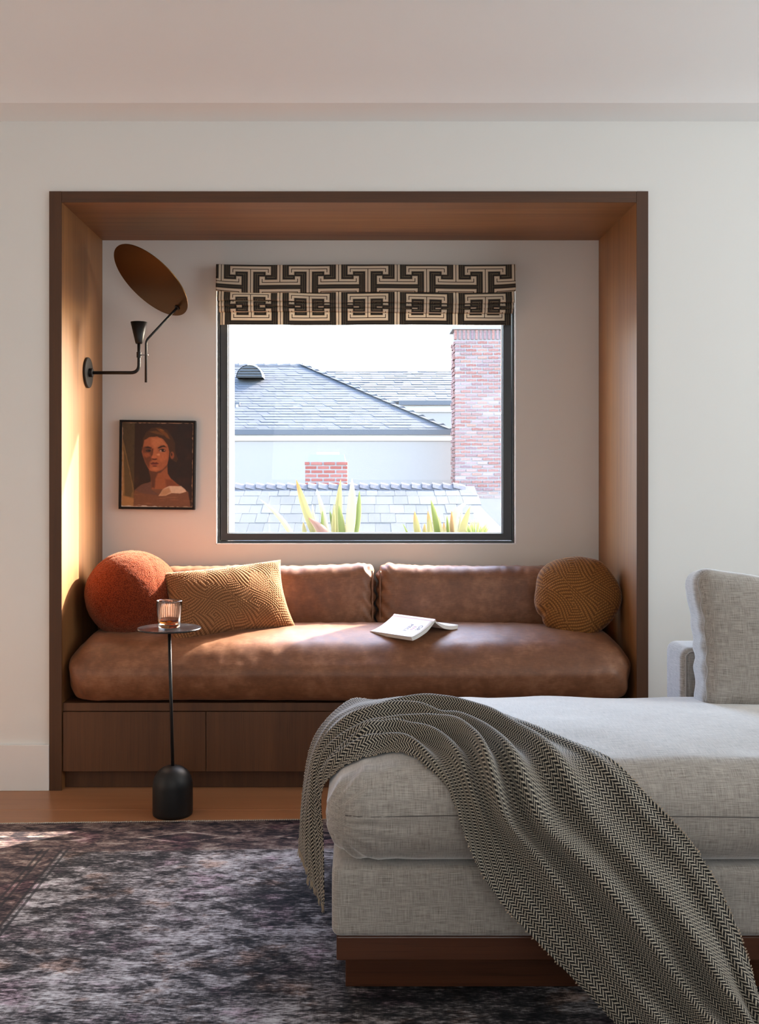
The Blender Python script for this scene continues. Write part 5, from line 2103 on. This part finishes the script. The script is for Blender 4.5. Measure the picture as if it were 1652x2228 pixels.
H += 0.0045 * value_noise(p3, 9, 71).reshape(S.shape) + 0.006 * value_noise(p3 * np.array([1, 2.2, 1]), 4, 72).reshape(S.shape)
# small pinches where the cloth is gathered on the front edge
H += 0.012 * bumpf(S, 0.33, 0.030) * bumpf(T, 0.95, 0.10) - 0.010 * bumpf(S, 0.37, 0.02) * bumpf(T, 0.55, 0.12)
H += 0.014 * bumpf(S, 0.245, 0.02) * bumpf(T, 0.80, 0.12)
edge_t = np.clip(np.minimum(T / 0.06, (1 - T) / 0.04), 0.12, 1)
H = np.maximum(H * edge_t, 0)
G = G + Nn * (H[..., None] + 0.001)
for _ in range(3):
    G[1:-1, 1:-1] = 0.5 * G[1:-1, 1:-1] + 0.125 * (G[:-2, 1:-1] + G[2:, 1:-1] + G[1:-1, :-2] + G[1:-1, 2:])
G = push_out(G, 0.0035)
# UVs: flat cloth coordinates in metres
arc = np.concatenate([np.zeros((NS, 1)), np.cumsum(np.linalg.norm(np.diff(G, axis=1), axis=2), axis=1)], axis=1)
arc = arc - arc[:, NT // 2:NT // 2 + 1]
ker = np.hanning(73)[1:-1]
ker /= ker.sum()
U_ = np.stack([np.convolve(np.pad(arc[:, j], 35, mode='edge'), ker, 'valid') for j in range(NT)], 1)
lng = np.linalg.norm(np.diff(G, axis=0), axis=2).mean(axis=1)
lng = np.convolve(np.pad(lng, 15, mode='edge'), np.ones(31) / 31, 'valid')
Vv_ = np.concatenate([[0], np.cumsum(lng)])[:, None] * np.ones((1, NT))
throw = thing('throw_blanket', (0.2, -1.3, 0.55), 'black and cream herringbone throw draped over the grey sofa', 'blanket')
o = mesh('cloth', G.reshape(-1, 3), grid_faces(NS, NT), THROW, throw, smooth=True, uv=np.stack([U_.ravel(), Vv_.ravel()], 1))
md = o.modifiers.new('solid', 'SOLIDIFY')
md.thickness = 0.0022
md.offset = 0
# fringe along the tail end and nubs along the long edges
V, Fc = [], []


def strand(p, d, L, r):
    n0 = len(V)
    p = Vector(p)
    d = Vector(d).normalized()
    a = d.orthogonal().normalized()
    b_ = d.cross(a)
    for (t, rr_) in ((0, r), (0.6, r * 0.9), (1.0, r * 0.35)):
        c = p + d * L * t + Vector((rs.uniform(-1, 1), rs.uniform(-1, 1), 0)) * L * 0.12 * t
        for k in range(4):
            an = k * math.pi / 2
            V.append(c + (a * math.cos(an) + b_ * math.sin(an)) * rr_)
    for q in range(2):
        for k in range(4):
            k2 = (k + 1) % 4
            Fc.append((n0 + q * 4 + k, n0 + q * 4 + k2, n0 + q * 4 + 4 + k2, n0 + q * 4 + 4 + k))


for k in range(150):
    j = rs.randrange(NT)
    d0 = G[0, j] - G[4, j]
    strand(G[0, j], (d0[0] + rs.uniform(-0.004, 0.004), d0[1] + rs.uniform(-0.004, 0.004), d0[2]), rs.uniform(0.012, 0.024), 0.0019)
for k in range(520):
    i = rs.randrange(NS - 1)
    for jj, j2 in ((0, 3), (NT - 1, NT - 4)):
        if jj and rs.random() < 0.75:
            continue
        d0 = G[i, jj] - G[i, j2]
        strand(G[i, jj], d0 + np.array([rs.uniform(-0.003, 0.003)] * 3), rs.uniform(0.002, 0.005), 0.0016)
o = mesh('fringe', V, Fc, FRINGE, throw)
o['kind'] = 'stuff'
